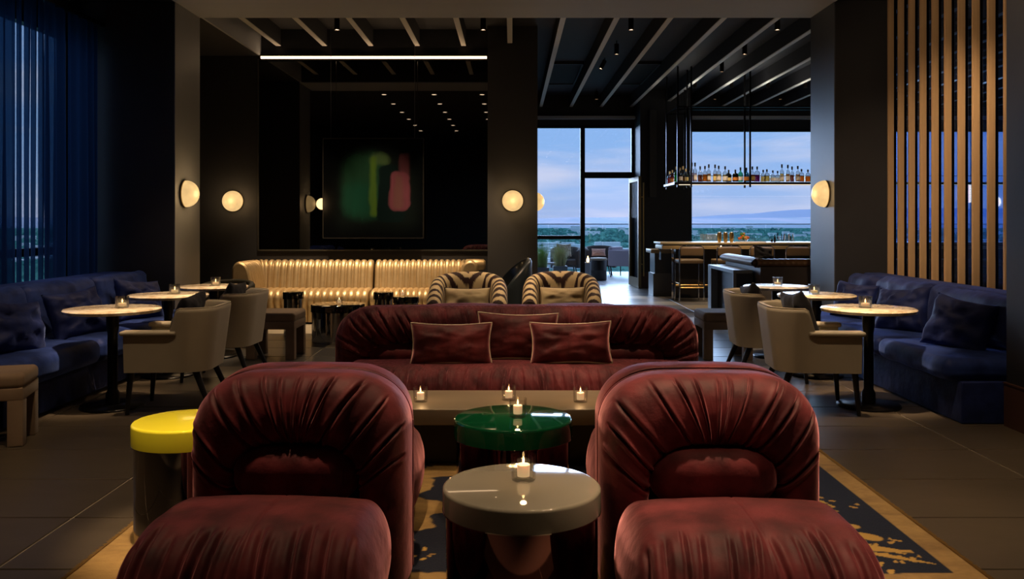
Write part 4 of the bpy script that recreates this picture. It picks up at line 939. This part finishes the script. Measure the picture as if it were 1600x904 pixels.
def stool_meshes():
    w = .21; out = []
    out.append(('seat', rb(MB(), -.22, .22, -.21, .21, .665, .735, .025, 3, (3, 3, 1)), m_stool))
    out.append(('backrest', rb(MB(), -.20, .20, -.245, -.205, .80, .945, .018, 3, (3, 1, 3)), m_stool))
    f = MB().tube([(-w, -.225, .02)]+[(-w, -.225, .9), (-w+.02, -.225, .945), (-w+.06, -.225, .965), (w-.06, -.225, .965), (w-.02, -.225, .945), (w, -.225, .9)]+[(w, -.225, .02)], .011, 8)
    out.append(('back_frame', f, m_chr2))
    for sx in (-1, 1): out.append(('leg', MB().cyl((sx*w, .2, .68), (sx*w, .2, 0), .011), m_chr2))
    out.append(('footrest', MB().cyl((-w, .2, .25), (w, .2, .25), .01).cyl((-w, -.225, .25), (w, -.225, .25), .01).cyl((-w, -.225, .32), (-w, .2, .32), .009).cyl((w, -.225, .32), (w, .2, .32), .009), m_brass))
    return [(a, b.mesh(), c) for a, b, c in out]
SM = stool_meshes()
for px, lb in ((1079, 'tan leather bar stool at the open end of the bar, fully visible'), (1137, 'tan leather bar stool second from the open end of the bar'), (1188, 'tan leather bar stool third from the open end of the bar'), (1244, 'tan leather bar stool next to the blue-grey pier')):
    t = thing('bar_stool', lb, 'stool', (at(px, 15.1), 15.22, 0), 0, 'bar stools along the counter')
    for a, b, c in SM: part(a, b, c, t)

# ------------------------------------------------------------------ hanging bottle shelf
SZ = 2.10; SX0 = at(1059, 15.5)
t = thing('hanging_shelf', 'black steel bottle shelf hung from the ceiling above the bar', 'shelf', (0, 15.5, 0))
part('shelf_board', MB().box(SX0-.06, 9.0, 0, .36, SZ-.05, SZ-.01).box(SX0-.06, SX0+.34, .36, 1.1, SZ-.05, SZ-.01), m_metal_bk, t)
part('shelf_glass', MB().box(SX0-.04, 9.0, .01, .35, SZ-.01, SZ), m_cup, t)
part('shelf_light', MB().box(SX0+.02, 9.0, .02, .05, SZ-.058, SZ-.05), mat('shelf_led', (1, .8, .6), .5, emit=(1, .78, .55), es=1.6), t)
rods = [(SX0, 0), (SX0, 1.1), (SX0+.34, 1.1), (at(1080, 15.5), 0), (at(1080, 15.5), .36), (at(1172, 15.5), 0), (at(1172, 15.5), .36), (5.6, 0), (5.6, .36)]
for x, y in rods: part('rod', MB().box(x-.014, x+.014, y-.014, y+.014, SZ-.10, 4.15), m_metal_bk, t)
part('guard_rail', MB().box(SX0, 9.0, -.004, .004, SZ+.10, SZ+.108), m_metal_bk, t)
part('top_frame', MB().box(SX0, 9.0, -.012, .012, 3.42, 3.445).box(SX0, 9.0, .348, .372, 3.42, 3.445).box(SX0-.012, SX0+.012, 0, 1.1, 3.42, 3.445).box(SX0, SX0+.36, 1.088, 1.112, 3.42, 3.445), m_metal_bk, t)
for x in (SX0+.1, 3.6, 4.4, 5.2): spot('shelf_light', (x, 15.50, 3.4), 16, 60, (1, .88, .7), .6, (x, 15.68, 2.1))
spot('shelf_light', (SX0+.1, 16.1, 3.4), 45, 50, (1, .88, .7), .6, (SX0+.1, 16.15, 2.1))
area('shelf_fill_uplight', (6.0, 15.68, 3.46), (PI, 0, 0), 6.0, .06, 22, (1, .93, .82))  # uplight added on the shelf frame to brighten the ceiling strips
def bottle_prof(kind, h):
    if kind == 'tall': return [(0, 0), (.036, 0), (.038, .01), (.038, h*.55), (.030, h*.63), (.013, h*.70), (.013, h*.86), (0, h*.86)]
    if kind == 'round': return [(0, 0), (.042, 0), (.047, .02), (.047, h*.48), (.040, h*.60), (.014, h*.70), (.013, h*.84), (0, h*.84)]
    return [(0, 0), (.048, 0), (.052, .015), (.052, h*.55), (.042, h*.66), (.015, h*.74), (.014, h*.84), (0, h*.84)]
def lmat(name, c):
    m = pane_mat(name, c, .05); return m
def bmat(name, c, gl=.12):
    if name in MATS: return MATS[name]
    m = pane_mat(name, c, gl); MATS[name] = m; return m
def bottle(label, px, Y, h, kind, liquid, glass, cap, lab=None, x=None, z=SZ):
    x = at(px, Y) if x is None else x
    t = thing('liquor_bottle', label, 'bottle', (x, Y, z+.001), 0, 'bottles on the hanging shelf'); pr = bottle_prof(kind, h)
    part('glass_body', MB().lathe(pr, 16), glass, t); fill = .46*h
    if liquid: r = pr[2][0]-.004; part('liquid', MB().lathe([(0, .008), (r, .008), (r, fill), (0, fill)], 14), liquid, t)
    part('stopper', MB().lathe([(0, h*.80), (.0155, h*.80), (.0155, h), (0, h)], 12), cap, t)
    if lab: r = pr[2][0]+.001; part('paper_label', MB().lathe([(r, h*.10), (r, h*.36)], 16), lab, t)
clear = bmat('clear_bottle', (.86, .88, .88)); green = bmat('green_bottle', (.25, .62, .42)); teal = bmat('teal_bottle', (.12, .30, .36)); dark = bmat('dark_bottle', (.06, .05, .04))
amber = lmat('amber_liquor', (.85, .42, .10)); gold_l = lmat('gold_liquor', (.95, .68, .28)); red_l = mat('red_liquor', (.75, .04, .03), .1, coat=.5); orange = lmat('orange_liquor', (.95, .38, .06))
brown = lmat('brown_liquor', (.50, .16, .06)); purple = lmat('plum_liquor', (.40, .08, .24)); vgreen = mat('bright_green_liquor', (.04, .75, .10), .1, coat=.5); pale = lmat('pale_liquor', (.97, .93, .78)); pink = lmat('rose_liquor', (.92, .68, .62))
capk = mat('black_stopper', (.008, .008, .01), .4); capg = mat('gold_stopper', (.4, .3, .15), .4); lw = mat('white_paper_label', (.68, .66, .66), .7); lo = mat('orange_paper_label', (.6, .22, .04), .7); ly = mat('yellow_paper_label', (.7, .55, .2), .7)
Bt = [(1046.5, 'round', .24, red_l, clear, capg, None, 'red bottle at the outer end of the shelf return'), (1050.5, 'round', .25, red_l, clear, capg, lo, 'red bottle with an orange label on the shelf return'), (1056.3, 'tall', .29, vgreen, clear, capg, None, 'bright green bottle on the shelf return corner'),
      (1062.5, 'round', .25, gold_l, clear, capg, lw, 'gold bottle first past the shelf corner'), (1067, 'tall', .28, gold_l, clear, capg, None, 'slim gold bottle second past the shelf corner'), (1071.5, 'round', .24, pale, clear, capg, ly, 'pale yellow labelled bottle by the corner rods'),
      (1081, 'tall', .34, pink, clear, capk, None, 'tall clear bottle with rose liquid right at the rod'), (1086, 'tall', .345, pink, clear, capk, lw, 'tall clear bottle with a white label beside the rod'), (1094, 'round', .285, brown, clear, capk, None, 'dark brown liquor in a clear bottle, left half of the shelf'),
      (1101.5, 'round', .28, orange, clear, capk, None, 'red-orange liquor in a clear bottle, left half of the shelf'), (1107.5, 'tall', .315, amber, clear, capk, lw, 'tall amber bottle with white label after the red-orange one'), (1117.3, 'tall', .315, amber, clear, capk, ly, 'tall amber bottle standing with a gap on its left'),
      (1123, 'round', .285, gold_l, clear, capk, lw, 'amber bottle with a big white label, left of its twin'), (1133, 'round', .28, gold_l, clear, capk, lw, 'amber bottle with a big white label, right of its twin'), (1138.5, 'flask', .22, None, dark, capk, ly, 'short black bottle with yellow label'),
      (1149, 'flask', .215, None, dark, capk, lo, 'squat black bottle with an orange label'), (1157, 'round', .26, None, green, capk, lw, 'green bottle with a pale oval label'), (1166.3, 'round', .26, None, teal, capk, lo, 'dark teal bottle between the middle rods'),
      (1175.5, 'round', .27, brown, clear, capk, ly, 'dark bottle just right of the middle rods'), (1183, 'flask', .275, purple, clear, capk, None, 'plum coloured round bottle'), (1192.5, 'flask', .22, gold_l, clear, capk, None, 'short golden bottle, left of a matching pair'),
      (1198.2, 'flask', .22, gold_l, clear, capk, None, 'short golden bottle, right of a matching pair'), (1207.5, 'round', .205, pale, clear, capk, lw, 'short clear bottle with white label, left of a pair'), (1215, 'round', .20, pale, clear, capk, lw, 'short clear bottle with white label, right of a pair'),
      (1221.6, 'tall', .31, gold_l, clear, capk, lw, 'tallest golden bottle on the right half of the shelf'), (1231, 'tall', .305, amber, clear, capk, lw, 'tall amber bottle with black stopper right of the tallest'), (1237.5, 'tall', .28, brown, clear, capk, None, 'slim dark amber bottle in the right cluster'),
      (1246.5, 'tall', .28, amber, clear, capk, lw, 'clear bottle beside the first orange flask'), (1252.3, 'flask', .23, orange, clear, capk, None, 'orange flask bottle, second from the pier'), (1262.3, 'flask', .225, orange, clear, capk, None, 'orange flask bottle against the pier')]
for i, (px, kd, h, lq, gl, cp, lb, txt) in enumerate(Bt):
    if i < 3: bottle(txt, px, 0, h, kd, lq, gl, cp, lb, x=SX0+.14, z=SZ-.009) if False else bottle(txt, px, [16.42, 16.12, 15.86][i], h, kd, lq, gl, cp, lb, z=[SZ-.009, SZ-.009, SZ][i], x=at(px, [16.42, 16.12, 15.86][i]))
    else: bottle(txt, px, 15.62+.08*((i*7) % 3-1), h, kd, lq, gl, cp, lb)

# ------------------------------------------------------------------ things on the bar
cz = bz+.001
for i, (px, w) in enumerate(((1124, 'nearest the clear glasses'), (1133.6, 'the middle one of three'), (1143, 'nearest the flowers'))):
    o = part('cocktail_shaker', MB().lathe([(0, 0), (.030, 0), (.033, .01), (.042, .12), (.036, .165), (.028, .18), (0, .182)], 20), m_brass, None, (at(px, 15.7), 15.7, cz)); tag(o, 'gold cocktail shaker on the bar, '+w, 'shaker', 'gold cocktail shakers')
gm = MB().lathe([(0, 0), (.03, 0), (.034, .01), (.038, .14), (.035, .14), (.03, .012), (0, .012)], 14).mesh('glass_tumbler')
for i, px in enumerate((1097, 1101.5, 1106, 1110.5, 1115, 1119)):
    o = part('glass_tumbler', gm, m_cup, None, (at(px, 15.75), 15.75, cz)); tag(o, 'clear glass tumbler, %s in the row beside the gold shakers' % ['farthest from the shakers', 'second', 'third', 'fourth', 'fifth', 'nearest the shakers'][i], 'glass', 'tumblers on the bar')
t = thing('flower_arrangement', 'low bowl of orange blooms and green leaves on the bar', 'flowers', (at(1162, 15.8), 15.8, cz))
part('bowl', MB().lathe([(0, 0), (.05, 0), (.09, .05), (.085, .05), (.05, .01), (0, .01)], 20), m_cup, t)
fo = mat('orange_petals', (.62, .13, .02), .6); fl = mat('green_leaves', (.07, .20, .03), .6); fy = mat('apricot_petals', (.7, .35, .12), .6)
for i in range(16):
    a, r_, z_ = random.uniform(0, 6.28), random.uniform(0, .10), random.uniform(.05, .15)
    pr = [(0, -.03), (.02, -.02), (.03, 0), (.022, .018), (0, .024)]
    part('bloom' if i % 3 else 'leaf_cluster', MB().lathe(pr, 8, c=(r_*math.cos(a), r_*math.sin(a)*.6, z_)), [fl, fo, fy][i % 3], t)
for px, w_, lb in ((1184, .10, 'clear acrylic garnish box right of the orange blooms'), (1262, .10, 'clear acrylic garnish box beside the pier')):
    o = part('garnish_box', MB().box(-w_/2, w_/2, -.04, .04, 0, .09), m_cup, None, (at(px, 15.75), 15.75, cz)); tag(o, lb, 'box')
t = thing('garnish_rack', 'rack of dark picks, straws and bitters bottles on the bar before the pier', 'rack', (at(1227, 15.75), 15.75, cz))
part('rack_tray', MB().box(-.16, .16, -.05, .05, 0, .05), m_cup, t)
for i in range(12): x = -.15+.027*i; part('pick', MB().cyl((x, 0, .02), (x+random.uniform(-.03, .03), random.uniform(-.03, .03), random.uniform(.10, .17)), .007, n=6), [capk, brown, lw][i % 3], t)
for px, h_, lb in ((1206, .07, 'short black bitters bottle on the bar'), (1210.5, .13, 'taller black bitters bottle on the bar')):
    o = part('bitters_bottle', MB().lathe([(0, 0), (.02, 0), (.022, h_*.6), (.008, h_*.75), (.009, h_), (0, h_)], 12), capk, None, (at(px, 15.7), 15.7, cz)); tag(o, lb, 'bottle')
o = part('service_mat', MB().box(-.28, .28, -.06, .06, 0, .012), lw, None, (at(1172, 15.6), 15.6, cz)); tag(o, 'white service mat on the bar under the garnish boxes', 'mat')

# ------------------------------------------------------------------ rug
def rug():
    x0, x1, y0, y1 = -1.745, 1.865, 3.345, 6.7; nx, ny = 420, 390
    t = thing('area_rug', 'gold silk rug with navy chinoiserie blossom pattern under the lounge group', 'rug', (0, 0, 0))
    X, Y = np.meshgrid(np.linspace(x0, x1, nx), np.linspace(y0, y1, ny), indexing='ij')
    Z = .0085+.0022*(fbm(X*2, Y*2, 4)-.5); ed = np.minimum(np.minimum(X-x0, x1-X), np.minimum(Y-y0, y1-Y)); Z = Z-.007*(1-sstep(0, .006, ed))
    goldc = np.array([.34, .215, .075]); g2 = np.array([.23, .14, .05]); navy = np.array([.006, .009, .022])
    C = goldc+(g2-goldc)*sstep(.25, .75, fbm(X*5, Y*14, 2))[..., None]
    C = C*(.82+.36*fbm(X*40, Y*60, 6))[..., None]
    warp = .20*(fbm(X*3, Y*3, 11)-.47)
    nv = sstep(-.01, .01, X+warp*1.2-1.02)*(1-sstep(-.004, .004, X-(x1-.115)))*sstep(-.004, .004, Y-(y0+.10))      # navy end
    bl = fbm(X*3.3+4, Y*3.3+1.7, 21); blob = sstep(.545, .56, bl+.05*(vnoise(X*22, Y*22, 5)-.5))*sstep(.0, .02, X-x0-.10)*sstep(.0, .01, x1-.115-X)*sstep(.0, .02, Y-y0-.08)
    nvm = np.clip(nv+blob*(1-nv), 0, 1)
    # drawn navy bough between the two foreground chairs
    bough = 1-sstep(.9, 1.0, np.hypot((X+.33)/.34, (Y-3.62)/.17)+.55*(fbm(X*9, Y*9, 8)-.45)); nvm = np.maximum(nvm, bough)
    bough2 = 1-sstep(.9, 1.0, np.hypot((X+.33)/.16, (Y-4.42)/.10)+.6*(fbm(X*12, Y*12, 9)-.45)); nvm = np.maximum(nvm, bough2)
    C = C*(1-nvm[..., None])+navy*nvm[..., None]
    # gold sprigs on the navy
    rs = np.random.default_rng(3); spr = np.zeros_like(X)
    def petal(cx, cy, a, l, w):
        dx, dy = X-cx, Y-cy; u = dx*math.cos(a)+dy*math.sin(a); v = -dx*math.sin(a)+dy*math.cos(a); return 1-sstep(.8, 1.05, (u/l)**2+(v/(w*(1.1-.5*u/l)))**2)
    spots = [(1.48, 4.28, .28, 30), (1.55, 3.75, .20, 14), (1.45, 3.55, .22, 20), (1.35, 3.95, .2, 12), (1.2, 4.7, .22, 16), (1.5, 5.1, .2, 14), (-.33, 3.62, .2, 9), (1.62, 3.62, .12, 8)]
    for cx, cy, R, n in spots:
        for _ in range(n):
            a = rs.uniform(0, 2*PI); r = R*rs.uniform(.1, 1); spr = np.maximum(spr, petal(cx+r*math.cos(a)*.8, cy+r*math.sin(a)*.55, rs.uniform(0, PI), rs.uniform(.012, .026), rs.uniform(.006, .011)))
    for cx, cy, a, l, w in ((1.5, 3.98, 2.9, .09, .03), (1.56, 3.85, 2.4, .08, .035), (1.36, 3.78, .2, .16, .028), (1.55, 3.70, -.3, .14, .03), (1.6, 3.60, -.5, .15, .016), (1.3, 3.62, .6, .12, .02)):
        spr = np.maximum(spr, petal(cx, cy, a, l, w))
    spr = spr*(nvm > .5); og = np.array([.42, .26, .06]); C = C*(1-spr[..., None])+og*spr[..., None]
    me = MB().grid(np.stack([X, Y, Z], -1)).mesh('pile'); set_colors(me, C.reshape(-1, 3)); me.materials.append(attr_mat('silk_rug', .85, sheen=.03, bump=(160, .25))); part('pile', me, None, t)
    fr = MB(); random.seed(4)
    for xs, sg in ((x0, -1), (x1, 1)):
        for k in range(1500):
            y = y0+(y1-y0)*k/1500; l = random.uniform(.008, .028); dy = random.uniform(-.01, .01)
            fr.add([(xs, y-.0012, .002), (xs, y+.0014, .002), (xs, y, .008), (xs+sg*l, y+dy, .004)], [(0, 1, 3), (1, 2, 3), (2, 0, 3)])
    o = part('fringe', fr, mat('rug_fringe', (.42, .27, .10), .8), t, fix=False); o['kind'] = 'stuff'
rug()

# ------------------------------------------------------------------ terrace and landscape
struct('terrace_floor', MB().box(-6, 16, 19.4, 24.2, -.12, -.012), m_grout)
tt = mat('pale_terrace_paver', (.62, .61, .58), .5, noise=(3, (.5, .49, .47), .3, .7)); pm = MB(); V, N_, F = rbox((.59, .29, .006), (.004, .004, .003), (1, 1, 1), 1); pm.add(V, F.tolist()); pme = pm.mesh('terrace_paver'); pme.materials.append(tt)
tf = bpy.data.objects['terrace_floor']
for i in range(8):
    for j in range(7):
        o = bpy.data.objects.new('terrace_paver', pme); col.objects.link(o); o.parent = tf; o.location = (.2+.6*(i % 2)*0+1.19*j*.5+.0, 19.72+.59*i, -.006)
        o.location.x = .3+1.19*j
        if o.location.x > 8: o.hide_render = False
t = thing('glass_balustrade', 'clear glass balustrade with a thin top rail along the terrace edge', 'balustrade', (0, 24.0, 0))
for k in range(12): part('glass_panel', MB().box(-2+1.5*k+.01, -.5+1.5*k-.01, 0, .012, .0, 1.30), m_rail_g, t)
part('top_rail', MB().box(-2, 16, -.015, .025, 1.30, 1.325), mat('rail_steel', (.28, .3, .32), .3, .8), t)
m_lil = mat('lilac_grey_fabric', (.34, .31, .36), .8, sheen=.2)
t = thing('terrace_armchair', 'boxy lilac-grey armchair on thin black legs beyond the open door', 'chair', (at(980, 21.8), 21.8, 0), math.radians(60), None)
part('seat', rb(MB(), -.33, .33, -.33, .33, .30, .44, .03), m_lil, t); part('backrest', rb(MB(), -.36, .36, .26, .36, .28, .75, .03), m_lil, t)
part('armrest', rb(MB(), -.38, -.30, -.34, .36, .28, .68, .03), m_lil, t); part('armrest', rb(MB(), .30, .38, -.34, .36, .28, .68, .03), m_lil, t)
for sx in (-1, 1):
    for sy in (-1, 1): part('leg', MB().cyl((sx*.31, sy*.31, 0), (sx*.31, sy*.31, .3), .013), m_metal_bk, t)
m_dkw = mat('dark_woven_fabric', (.05, .04, .034), .8, sheen=.2)
tub('dark terrace tub chair behind the round black stool', (at(938, 22.6), 22.6, 0), 0, .42, .76, m_dkw, .85, 'dark tub chairs on the terrace', .09)
tub('dark terrace tub chair behind the grasses with a patterned pillow', (at(884, 22.4), 22.4, 0), math.radians(-10), .40, .74, m_dkw, .85, 'dark tub chairs on the terrace', .09)
pillow('blush oval pillow in the dark terrace tub chair', (at(935, 22.3), 22.25, .60), (-.3, 0, 0), .36, .2, .14, mat('blush_fabric', (.60, .36, .27), .8), 3)
pillow('pale patterned pillow in the terrace tub chair behind the grasses', (at(881, 22.1), 22.1, .66), (-.3, 0, 0), .38, .34, .12, mat('pale_print_fabric', (.55, .46, .34), .8, noise=(30, (.25, .18, .12), .45, .55)), 5)
t = thing('barrel_stool', 'round black barrel stool with a cushion on the terrace', 'stool', (at(935, 20.5), 20.5, 0))
part('barrel_body', MB().lathe([(0, 0), (.18, 0), (.195, .02), (.195, .24), (.20, .25), (.195, .26), (.195, .46), (.18, .48), (0, .48)], 32), mat('black_drum_metal', (.02, .018, .016), .35, .3, bump=(20, .3)), t)
part('seat_pad', MB().lathe([(0, .48), (.19, .48), (.205, .50), (.195, .53), (0, .545)], 32), mat('sand_pad', (.40, .33, .24), .7), t)
t = thing('fire_lantern', 'small fire bowl glowing beside the window post on the terrace', 'lantern', (at(918, 22.0), 21.9, 0))
part('lantern_base', MB().box(-.12, .12, -.12, .12, 0, .36), mat('lantern_steel', (.25, .26, .27), .4, .5), t); part('flame', MB().lathe([(0, .36), (.03, .38), (.035, .42), (.012, .50), (0, .53)], 10), m_flame, t)
t = thing('terrace_side_table', 'low grey slatted side table behind the grasses', 'table', (at(857, 21.0), 21.0, 0))
part('table_top', MB().box(-.2, .2, -.2, .2, .36, .40), m_lil, t)
for sx in (-1, 1):
    for sy in (-1, 1): part('leg', MB().cyl((sx*.17, sy*.17, 0), (sx*.17, sy*.17, .36), .014), m_lil, t)
def grass(label, px, Y, h, w, seed, c):
    rs = random.Random(seed); t = thing('ornamental_grass', label, 'plant', (at(px, Y), Y, 0), 0, 'tall ornamental grasses on the terrace'); mb = MB()
    part('planter', rb(MB(), -.17, .17, -.17, .17, 0, .34, .01), mat('planter_grey', (.20, .21, .23), .6), t)
    for k in range(520):
        a = rs.uniform(0, 2*PI); r0 = rs.uniform(0, .14); L_ = h*rs.uniform(.5, 1.0); lean = rs.uniform(.05, w); pts = []
        bx, by = r0*math.cos(a), r0*math.sin(a)
        for q in range(5): f = q/4; pts.append((bx+lean*f**1.8*math.cos(a), by+lean*f**1.8*math.sin(a), .32+(L_)*(f-.22*f*f*(lean/w))))
        wd = .005
        V = []; F = []
        for q, p in enumerate(pts): ww = wd*(1-q/4.3); V += [(p[0]-ww*math.sin(a), p[1]+ww*math.cos(a), p[2]), (p[0]+ww*math.sin(a), p[1]-ww*math.cos(a), p[2])]
        for q in range(4): F.append((2*q, 2*q+1, 2*q+3, 2*q+2))
        mb.add(V, F)
    o = part('grass_blades', mb, c, t, fix=False); o['kind'] = 'stuff'
gm1 = mat('green_grass', (.24, .44, .10), .6, noise=(9, (.45, .55, .2), .35, .65)); gm2 = mat('straw_green_grass', (.36, .42, .14), .6, noise=(9, (.6, .5, .28), .35, .65))
grass('tall bright green ornamental grass by the central column', 846, 19.95, .72, .26, 1, gm1)
grass('wide straw-tinged ornamental grass before the window post', 875, 20.6, .70, .32, 2, gm2)

# distant land: ground far below the tower, haze put into its colours
def land():
    m = mat('valley_forest', (.03, .12, .10), .9); nt = m.node_tree; N = nt.nodes; L = nt.links; b = N['Principled BSDF']; b.inputs['Specular IOR Level'].default_value = 0
    tc = N.new('ShaderNodeTexCoord')
    def nz(s, vec, d=6):
        mp = N.new('ShaderNodeMapping'); mp.inputs['Scale'].default_value = vec; L.new(tc.outputs['Object'], mp.inputs[0]); n = N.new('ShaderNodeTexNoise'); n.inputs['Scale'].default_value = s; n.inputs['Detail'].default_value = d; L.new(mp.outputs[0], n.inputs[0]); return n
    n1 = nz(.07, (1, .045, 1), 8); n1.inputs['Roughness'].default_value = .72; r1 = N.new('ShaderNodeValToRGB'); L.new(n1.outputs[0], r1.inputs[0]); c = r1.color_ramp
    c.elements[0].position = .36; c.elements[0].color = (.022, .11, .09, 1); c.elements[1].position = .64; c.elements[1].color = (.16, .36, .30, 1); e = c.elements.new(.5); e.color = (.055, .20, .165, 1)  # teal tones carry the haze over the valley
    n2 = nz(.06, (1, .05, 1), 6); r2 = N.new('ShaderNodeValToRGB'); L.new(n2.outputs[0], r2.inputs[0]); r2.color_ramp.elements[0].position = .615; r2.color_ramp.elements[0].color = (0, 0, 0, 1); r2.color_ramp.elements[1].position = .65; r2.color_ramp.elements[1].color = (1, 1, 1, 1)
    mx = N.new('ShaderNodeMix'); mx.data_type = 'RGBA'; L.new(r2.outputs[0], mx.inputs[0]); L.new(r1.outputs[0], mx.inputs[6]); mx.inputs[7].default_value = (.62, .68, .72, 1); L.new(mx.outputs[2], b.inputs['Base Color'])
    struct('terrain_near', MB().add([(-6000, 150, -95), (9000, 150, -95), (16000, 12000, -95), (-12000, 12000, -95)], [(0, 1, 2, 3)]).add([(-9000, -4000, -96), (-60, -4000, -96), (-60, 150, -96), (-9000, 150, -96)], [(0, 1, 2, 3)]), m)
    # woods and roofs on the valley floor, far too many and too small to pick apart
    rs = np.random.default_rng(12); n = 14000
    Z_ = 1/ rs.uniform(1/9000., 1/900., n); Xr = np.where(rs.random(n) < .86, rs.uniform(.0, .62, n), rs.uniform(-.72, -.40, n))*Z_
    keep = fbm(Xr/420, Z_/900, 31) > .36; Z_, Xr = Z_[keep], Xr[keep]
    a = np.array([(1, 0, 0), (-1, 0, 0), (0, 1, 0), (0, -1, 0), (0, 0, 1.15), (.6, .6, .7), (-.6, .6, .7), (-.6, -.6, .7), (.6, -.6, .7)]); fa = np.array([(4, 0, 5), (4, 5, 2), (4, 2, 6), (4, 6, 1), (4, 1, 7), (4, 7, 3), (4, 3, 8), (4, 8, 0), (5, 0, 2), (6, 2, 1), (7, 1, 3), (8, 3, 0)])
    r = rs.uniform(7, 15, len(Z_))*(1+Z_/9000); V = a[None]*r[:, None, None]*np.array([1, 1, .9])+np.stack([Xr, Z_, Z_*0-94], -1)[:, None, :]
    F = (fa[None]+np.arange(len(Z_))[:, None, None]*9).reshape(-1, 3)
    me = bpy.data.meshes.new('woods'); me.from_pydata(V.reshape(-1, 3).tolist(), [], F.tolist()); k = rs.random(len(Z_))[:, None]
    set_colors(me, np.repeat(np.array([.04, .17, .15])*(1-k)+np.array([.14, .40, .31])*k, 9, axis=0)); me.materials.append(attr_mat('tree_crowns', .9, spec=0)); o = bpy.data.objects.new('woods', me); col.objects.link(o); tag(o, 'dense blue-green woods covering the valley far below the terrace', 'trees', None, 'stuff')  # crown colours are tinted teal for haze
    n = 900; Z_ = 1/rs.uniform(1/11000., 1/1500., n); Xr = np.where(rs.random(n) < .86, rs.uniform(.0, .62, n), rs.uniform(-.72, -.40, n))*Z_; keep = fbm(Xr/700+9, Z_/500, 44) > .50; Z_, Xr = Z_[keep], Xr[keep]; mb = MB()
    for x, z in zip(Xr, Z_): w = rs.uniform(8, 30)*(1+z/6000); mb.box(x-w, x+w, z, z+30, -95, -95+rs.uniform(10, 18)*(1+z/9000))
    o = part('town_roofs', mb, mat('pale_buildings', (.80, .82, .84), .8), None, fix=False); tag(o, 'scattered pale roofs of the distant town among the woods', 'buildings', None, 'stuff')
    m2 = mat('hazy_plain', (.38, .36, .46), .9, noise=(.0009, (.20, .30, .40), .42, .6, (1, .25, 1)))  # lavender tone stands in for haze over the far plain
    nx = 160; V = []; F = []
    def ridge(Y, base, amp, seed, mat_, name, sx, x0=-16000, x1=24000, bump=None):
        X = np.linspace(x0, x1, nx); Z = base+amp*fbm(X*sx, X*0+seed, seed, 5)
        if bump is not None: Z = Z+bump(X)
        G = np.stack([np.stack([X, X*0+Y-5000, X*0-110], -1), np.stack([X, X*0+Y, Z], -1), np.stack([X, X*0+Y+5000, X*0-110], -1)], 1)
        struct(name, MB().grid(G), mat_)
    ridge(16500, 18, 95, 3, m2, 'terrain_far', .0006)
    m3 = mat('haze_blue_hills', (.22, .30, .46), .95)  # blue of the hills is distance haze, painted in
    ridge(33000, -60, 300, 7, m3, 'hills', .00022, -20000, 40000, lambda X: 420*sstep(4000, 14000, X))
land()
